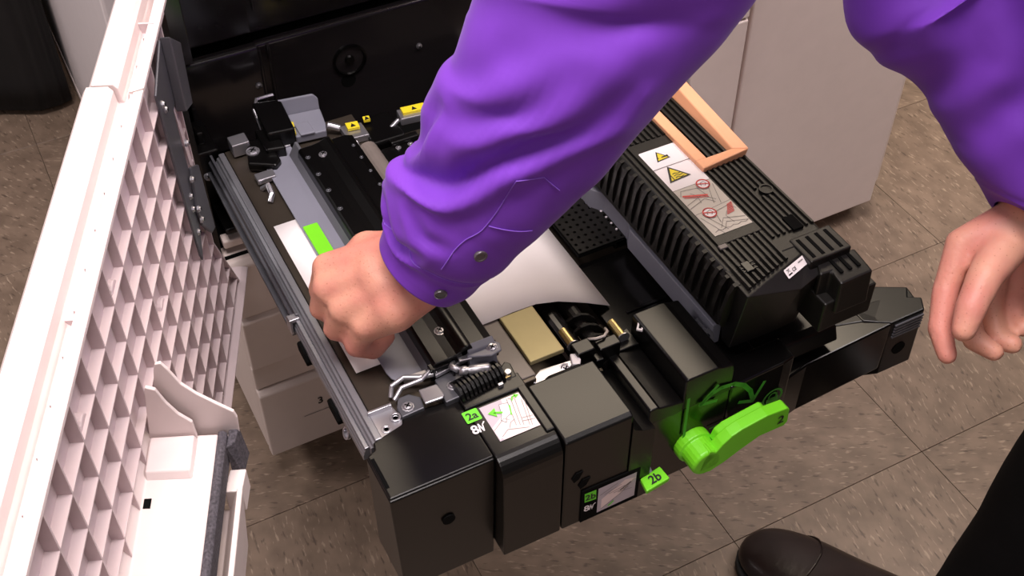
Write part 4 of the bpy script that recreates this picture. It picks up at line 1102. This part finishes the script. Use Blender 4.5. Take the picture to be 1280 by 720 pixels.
# sleeves: stations (centre, half-width vector, depth ratio), smoothly interpolated
def cr(p0, p1, p2, p3, t):
    return 0.5 * ((2 * p1) + (p2 - p0) * t + (2 * p0 - 5 * p1 + 4 * p2 - p3) * t * t + (3 * p1 - p0 - 3 * p2 + p3) * t ** 3)
class Sleeve:
    def __init__(s, st, folds, cuff=1.9, seed=0.0, hem=0.0):
        s.hem = hem
        s.st = [(Vector(c), Vector(h), r) for c, h, r in st]; s.folds = folds; s.cuff = cuff; s.seed = seed
    def at(s, u):
        n = len(s.st); u = max(0.0, min(n - 1.0001, u)); i = int(u); t = u - i
        g = lambda k: s.st[max(0, min(n - 1, k))]
        return [cr(g(i - 1)[q], g(i)[q], g(i + 1)[q], g(i + 2)[q], t) for q in range(3)]
    def frame(s, u):
        c, h, r = s.at(u)
        t = (s.at(u + 0.3)[0] - s.at(u - 0.3)[0]).normalized()
        a = h
        b = t.cross(a).normalized()
        if b.dot(Vector((0, 0, 1.3)) - c) < 0: b = -b
        return c, a, b * min(h.length * r, 0.075)
    def point(s, u, v, extra=0.0):
        c, a, b = s.frame(u)
        nrm = (a.normalized() * math.cos(v) / max(a.length, 1e-4) + b.normalized() * math.sin(v) / max(b.length, 1e-4)).normalized()
        p = c + a * math.cos(v) + b * math.sin(v)
        t = (s.at(u + 0.3)[0] - s.at(u - 0.3)[0]).normalized()
        p = p - t * (s.hem * max(0.0, 1 - u / 4.0) * (math.sin(v) if math.sin(v) > 0 else 0.4 * math.sin(v)))
        d = extra
        fr = (math.cos(v) + 1) / 2
        if math.sin(v) > -0.25:
            for pts, A, w in s.folds:
                best = 9; side = 1; fade = 1
                for q in range(len(pts) - 1):
                    x0, y0 = pts[q][0] * 0.026, pts[q][1] * 0.15; x1, y1 = pts[q + 1][0] * 0.026, pts[q + 1][1] * 0.15
                    px, py = u * 0.026, fr * 0.15
                    L2 = (x1 - x0) ** 2 + (y1 - y0) ** 2
                    t = max(0, min(1, ((px - x0) * (x1 - x0) + (py - y0) * (y1 - y0)) / L2))
                    dd = math.hypot(px - x0 - t * (x1 - x0), py - y0 - t * (y1 - y0))
                    if dd < best:
                        best = dd; side = 1 if ((x1 - x0) * (py - y0) - (y1 - y0) * (px - x0)) > 0 else -1
                        g = (q + t) / (len(pts) - 1); fade = math.sin(math.pi * (0.12 + 0.76 * g)) 
                sd = best * side
                d += fade * A * (-math.exp(-(sd / w) ** 2) + 0.75 * math.exp(-((sd - 1.7 * w) / w) ** 2) + 0.25 * math.exp(-((sd + 2.0 * w) / w) ** 2))
        if u > s.cuff:
            k = min(1, (u - s.cuff) / 1.5)
            d += k * (0.0045 * noise.noise(p * 14 + Vector((s.seed, 0, 0))) + 0.0012 * noise.noise(p * 36 + Vector((0, s.seed, 3))))
            d -= 0.0022 * math.exp(-((u - s.cuff) / 0.16) ** 2)
        return p + nrm * d
    def mesh(s, nu=110, nv=72):
        N = len(s.st) - 1; rings = []
        for q in (0.012, 0.004):
            rings.append([s.point(0.0 + q * 30, 2 * math.pi * i / nv, -0.0035) for i in range(nv)])
        rings.append([s.point(0, 2 * math.pi * i / nv, -0.0012) for i in range(nv)])
        for k in range(nu + 1):
            u = N * k / nu
            rings.append([s.point(u, 2 * math.pi * i / nv) for i in range(nv)])
        return rings
left = Sleeve([((0.2586, 0.6599, 0.6117), (0.0164, -0.032, -0.0206), 0.8),
    ((0.2672, 0.6585, 0.6214), (0.0188, -0.0355, -0.0226), 0.8),
    ((0.2752, 0.655, 0.636), (0.022, -0.0364, -0.0219), 0.82),
    ((0.2812, 0.6513, 0.6566), (0.0299, -0.0427, -0.0238), 0.8),
    ((0.2881, 0.6492, 0.672), (0.0337, -0.0446, -0.0238), 0.8),
    ((0.3002, 0.6437, 0.6868), (0.0365, -0.0455, -0.0233), 0.82),
    ((0.3152, 0.6354, 0.7074), (0.0376, -0.0442, -0.0216), 0.85),
    ((0.3316, 0.6351, 0.7358), (0.0452, -0.0487, -0.0221), 0.85),
    ((0.3498, 0.6321, 0.7654), (0.0541, -0.0489, -0.0182), 0.82),
    ((0.3686, 0.6261, 0.7912), (0.0628, -0.0472, -0.0127), 0.8),
    ((0.3931, 0.6268, 0.8241), (0.0715, -0.0505, -0.0117), 0.78),
    ((0.4151, 0.6284, 0.8553), (0.0795, -0.0504, -0.0079), 0.78),
    ((0.475, 0.615, 0.935), (0.082, -0.048, 0.012), 0.8), ((0.55, 0.62, 1.01), (0.07, -0.04, 0.04), 0.85), ((0.64, 0.605, 1.065), (0.062, -0.036, 0.060), 0.95)],
    [([(4.9, 0.02), (5.5, 0.15), (5.9, 0.32), (6.8, 0.46), (7.6, 0.57), (8.8, 0.74)], 0.012, 0.009),
     ([(3.2, 0.08), (2.6, 0.2), (2.4, 0.30), (2.9, 0.48)], 0.0080, 0.006),
     ([(4.2, 0.30), (3.6, 0.45), (3.7, 0.60)], 0.0035, 0.006),
     ([(5.6, 0.02), (6.4, 0.07), (7.4, 0.09)], 0.006, 0.005),
     ([(7.2, 0.12), (7.8, 0.3), (8.8, 0.42), (9.8, 0.55)], 0.0045, 0.010),
     ([(8.6, 0.05), (9.2, 0.2), (9.6, 0.4)], 0.0045, 0.009),
     ([(9.8, 0.1), (10.2, 0.45), (10.8, 0.75)], 0.005, 0.012)], 2.5, 1.0, 0.009)
right = Sleeve([((0.7289, 0.4512, 0.6204), (0.0211, -0.0332, -0.0195), 0.85), ((0.7326, 0.4619, 0.6334), (0.0331, -0.0354, -0.016), 0.85),
    ((0.7335, 0.4809, 0.6645), (0.0481, -0.0364, -0.01), 0.85), ((0.7367, 0.5078, 0.7036), (0.0644, -0.0322, 0.0012), 0.8),
    ((0.7367, 0.5373, 0.7436), (0.0768, -0.0202, 0.0173), 0.8), ((0.7173, 0.5724, 0.7796), (0.0832, -0.0068, 0.032), 0.8),
    ((0.7002, 0.5984, 0.8145), (0.0834, 0.0049, 0.0424), 0.8), ((0.72, 0.60, 0.87), (0.085, 0.0, 0.03), 0.8),
    ((0.79, 0.56, 0.96), (0.08, -0.03, -0.02), 0.85), ((0.87, 0.50, 1.05), (0.06, -0.03, -0.04), 0.9)],
    [([(2.4, 0.05), (3.2, 0.25), (3.6, 0.5)], 0.005, 0.009), ([(3.8, 0.02), (4.4, 0.2), (5.2, 0.3), (6.0, 0.5)], 0.006, 0.010), ([(5.2, 0.03), (6.0, 0.12), (7.0, 0.2)], 0.005, 0.007)], 1.2, 7.0)
sm = MB()
sm.loft(left.mesh(), cap=False)
sm.loft(right.mesh(90, 64), cap=False)
tor = [((0.915, 0.185, 0.775), 0.19, 0.135), ((0.895, 0.25, 0.84), 0.19, 0.135), ((0.87, 0.33, 0.91), 0.185, 0.13), ((0.835, 0.41, 0.995), 0.18, 0.125), ((0.79, 0.50, 1.05), 0.175, 0.115), ((0.765, 0.56, 1.085), 0.165, 0.105), ((0.74, 0.615, 1.12), 0.125, 0.09), ((0.717, 0.665, 1.155), 0.068, 0.066)]
rg = []
for k, (c, ra, rb) in enumerate(tor):
    c = Vector(c); p = Vector(tor[max(0, k - 1)][0]); n = Vector(tor[min(len(tor) - 1, k + 1)][0])
    t = (n - p).normalized(); a = (Vector((0.82, -0.56, 0.1)) - t * Vector((0.82, -0.56, 0.1)).dot(t)).normalized(); b = t.cross(a)
    rg.append([c + a * math.cos(q) * ra + b * math.sin(q) * rb for q in [2 * math.pi * i / 40 for i in range(40)]])
sm.loft(rg, cap=True)
sm.sphere((0.660, 0.600, 1.070), (0.080, 0.078, 0.078), 24, 14); sm.sphere((0.862, 0.500, 1.058), (0.085, 0.082, 0.080), 24, 14)
shirt = sm.build('shirt', 'shirt', PE, smooth=True)
def fv(fr): return math.acos(max(-1, min(1, 2 * fr - 1)))
def stitch(pts, name='stitching'):
    mb = MB(); out = []
    for (u0, f0), (u1, f1) in zip(pts[:-1], pts[1:]):
        for k in range(9): out.append(left.point(u0 + (u1 - u0) * k / 8, fv(f0 + (f1 - f0) * k / 8), 0.0004))
    mb.tube(out, 0.0005, 5)
    return mb.build(name, 'shirt_seam', shirt)
stitch([(3.0, 0.66), (4.3, 0.66), (5.4, 0.66), (6.9, 0.63), (7.15, 0.74), (6.9, 0.86)])
stitch([(5.6, 0.67), (5.75, 0.90)])
stitch([(2.52, 0.1), (2.52, 0.35), (2.52, 0.6), (2.52, 0.92)])
for u, f in ((1.45, 0.80), (4.1, 0.80)):
    v = fv(f); p = left.point(u, v); c, a, b = left.frame(u)
    n = (p - c).normalized()
    mb = MB(); mb.rings(p, n, [(-0.001, 0.0052), (0.0008, 0.0055), (0.0018, 0.0052), (0.002, 0.0040), (0.0014, 0.0034)], 16)
    mb.build('button', 'button', shirt)

# trousers
tm = MB()
def leg(st):
    rg = []
    N = 40
    for k in range(N + 1):
        u = (len(st) - 1) * k / N; i = min(int(u), len(st) - 2); t = u - i
        g = lambda q: st[max(0, min(len(st) - 1, q))]
        c = cr(Vector(g(i - 1)[0]), Vector(g(i)[0]), Vector(g(i + 1)[0]), Vector(g(i + 2)[0]), t)
        r = g(i)[1] * (1 - t) + g(i + 1)[1] * t
        rg.append([c + Vector((math.cos(q) * r, math.sin(q) * r * 1.05, 0)) * (1 + 0.03 * noise.noise(Vector((math.cos(q) * 2, math.sin(q) * 2, k * 0.3)))) for q in [2 * math.pi * i2 / 36 for i2 in range(36)]])
    return rg
tm.loft(leg([((0.780, 0.345, 0.055), 0.088), ((0.785, 0.343, 0.10), 0.078), ((0.812, 0.345, 0.22), 0.078), ((0.845, 0.345, 0.40), 0.085), ((0.867, 0.335, 0.52), 0.092), ((0.875, 0.31, 0.70), 0.105), ((0.885, 0.26, 0.86), 0.105)]))
tm.loft(leg([((1.0, 0.22, 0.055), 0.095), ((1.0, 0.21, 0.10), 0.086), ((0.995, 0.21, 0.3), 0.086), ((0.99, 0.21, 0.5), 0.094), ((0.96, 0.215, 0.70), 0.105), ((0.93, 0.22, 0.86), 0.105)]))
tm.loft([[(0.905 + 0.175 * s * math.cos(q), 0.25 + 0.135 * s * math.sin(q), z) for q in [2 * math.pi * i / 32 for i in range(32)]] for z, s in ((0.70, 0.80), (0.78, 0.84), (0.84, 0.80), (0.87, 0.74))])
tm.build('trousers', 'trousers', PE, smooth=True)

# shoes: long leather upper with welt, sole and heel
def shoe(toe, heel):
    toe, heel = Vector(toe), Vector(heel)
    ax = heel - toe; L = ax.length; ax.normalize(); sd = Vector((-ax.y, ax.x, 0))
    prof = [(0.0, 0.006, 0.026), (0.015, 0.020, 0.034), (0.05, 0.033, 0.041), (0.11, 0.043, 0.047), (0.20, 0.049, 0.054), (0.30, 0.051, 0.060), (0.42, 0.047, 0.072), (0.52, 0.042, 0.088), (0.62, 0.038, 0.100), (0.75, 0.036, 0.100), (0.88, 0.036, 0.092), (0.96, 0.031, 0.085), (1.0, 0.014, 0.075)]
    rg = []
    for t, w, h in prof:
        c = toe + ax * (L * t); r = []
        for i in range(24):
            q = 2 * math.pi * i / 24
            cx = math.copysign(abs(math.cos(q)) ** 0.8, math.cos(q)) * w; zz = math.sin(q)
            z = 0.016 + (h - 0.016) * (0.38 + 0.62 * zz if zz > 0 else 0.38 * (1 + zz))
            r.append((c.x + sd.x * cx, c.y + sd.y * cx, z))
        rg.append(r)
    mb = MB(); mb.loft(rg)
    up = mb.build('shoe', 'leather', PE, smooth=True)
    sm_ = up.modifiers.new('sub', 'SUBSURF'); sm_.levels = 1; sm_.render_levels = 2
    out = [(t, w) for t, w, h in prof]
    def outline(g, t1=1.01):
        a = [toe + ax * (L * min(t, t1)) + sd * (w + g) for t, w in out if t <= t1]; b = [toe + ax * (L * min(t, t1)) - sd * (w + g) for t, w in out if t <= t1]
        return [(p.x, p.y) for p in a + b[::-1]]
    mb = MB(); mb.pz(outline(0.004), 0.010, 0.018)
    mb.build('welt', 'sole', up, bevel=0.002)
    mb = MB(); mb.pz(outline(0.001), 0.0, 0.011)
    mb.build('shoe_sole', 'sole', up, bevel=0.002)
    # stitched cap seam across the toe
    pts = []
    for i in range(13):
        q = math.pi * (0.02 + 0.96 * i / 12)
        t = 0.20 + 0.10 * math.sin(q); w = 0.0495; h = 0.0545 + 0.006 * math.sin(q)
        c = toe + ax * (L * t); cx = math.copysign(abs(math.cos(q)) ** 0.8, math.cos(q)) * w
        pts.append((c.x + sd.x * cx, c.y + sd.y * cx, 0.0165 + (h - 0.0155) * (0.38 + 0.62 * math.sin(q))))
    mb = MB(); mb.tube(pts, 0.0011, 6); mb.build('toe_seam', 'leather', up)
shoe((0.632, 0.596, 0), (0.768, 0.320, 0))
shoe((0.955, 0.44, 0), (1.005, 0.145, 0))

# parts that look different from the rest of their thing
for o in bpy.data.objects:
    k = o.name.split('.')[0]
    t = {'green_lever': 'lime green turning lever marked 2', 'green_tag': 'lime green tag marked 2b', 'green_tab': 'lime green tab on the grey plate',
         'carrying_handle': 'peach coloured carrying handle', 'warning_label': 'white and grey warning label with yellow triangles',
         'tan_block': 'tan metal block', 'foam_strip': 'dark speckled foam strip', 'guide_plate': 'grey painted guide plate',
         'hinge_bracket': 'dark grey steel hinge bracket', 'approval_label': 'small white approval label'}.get(k)
    if t: o['label'] = t
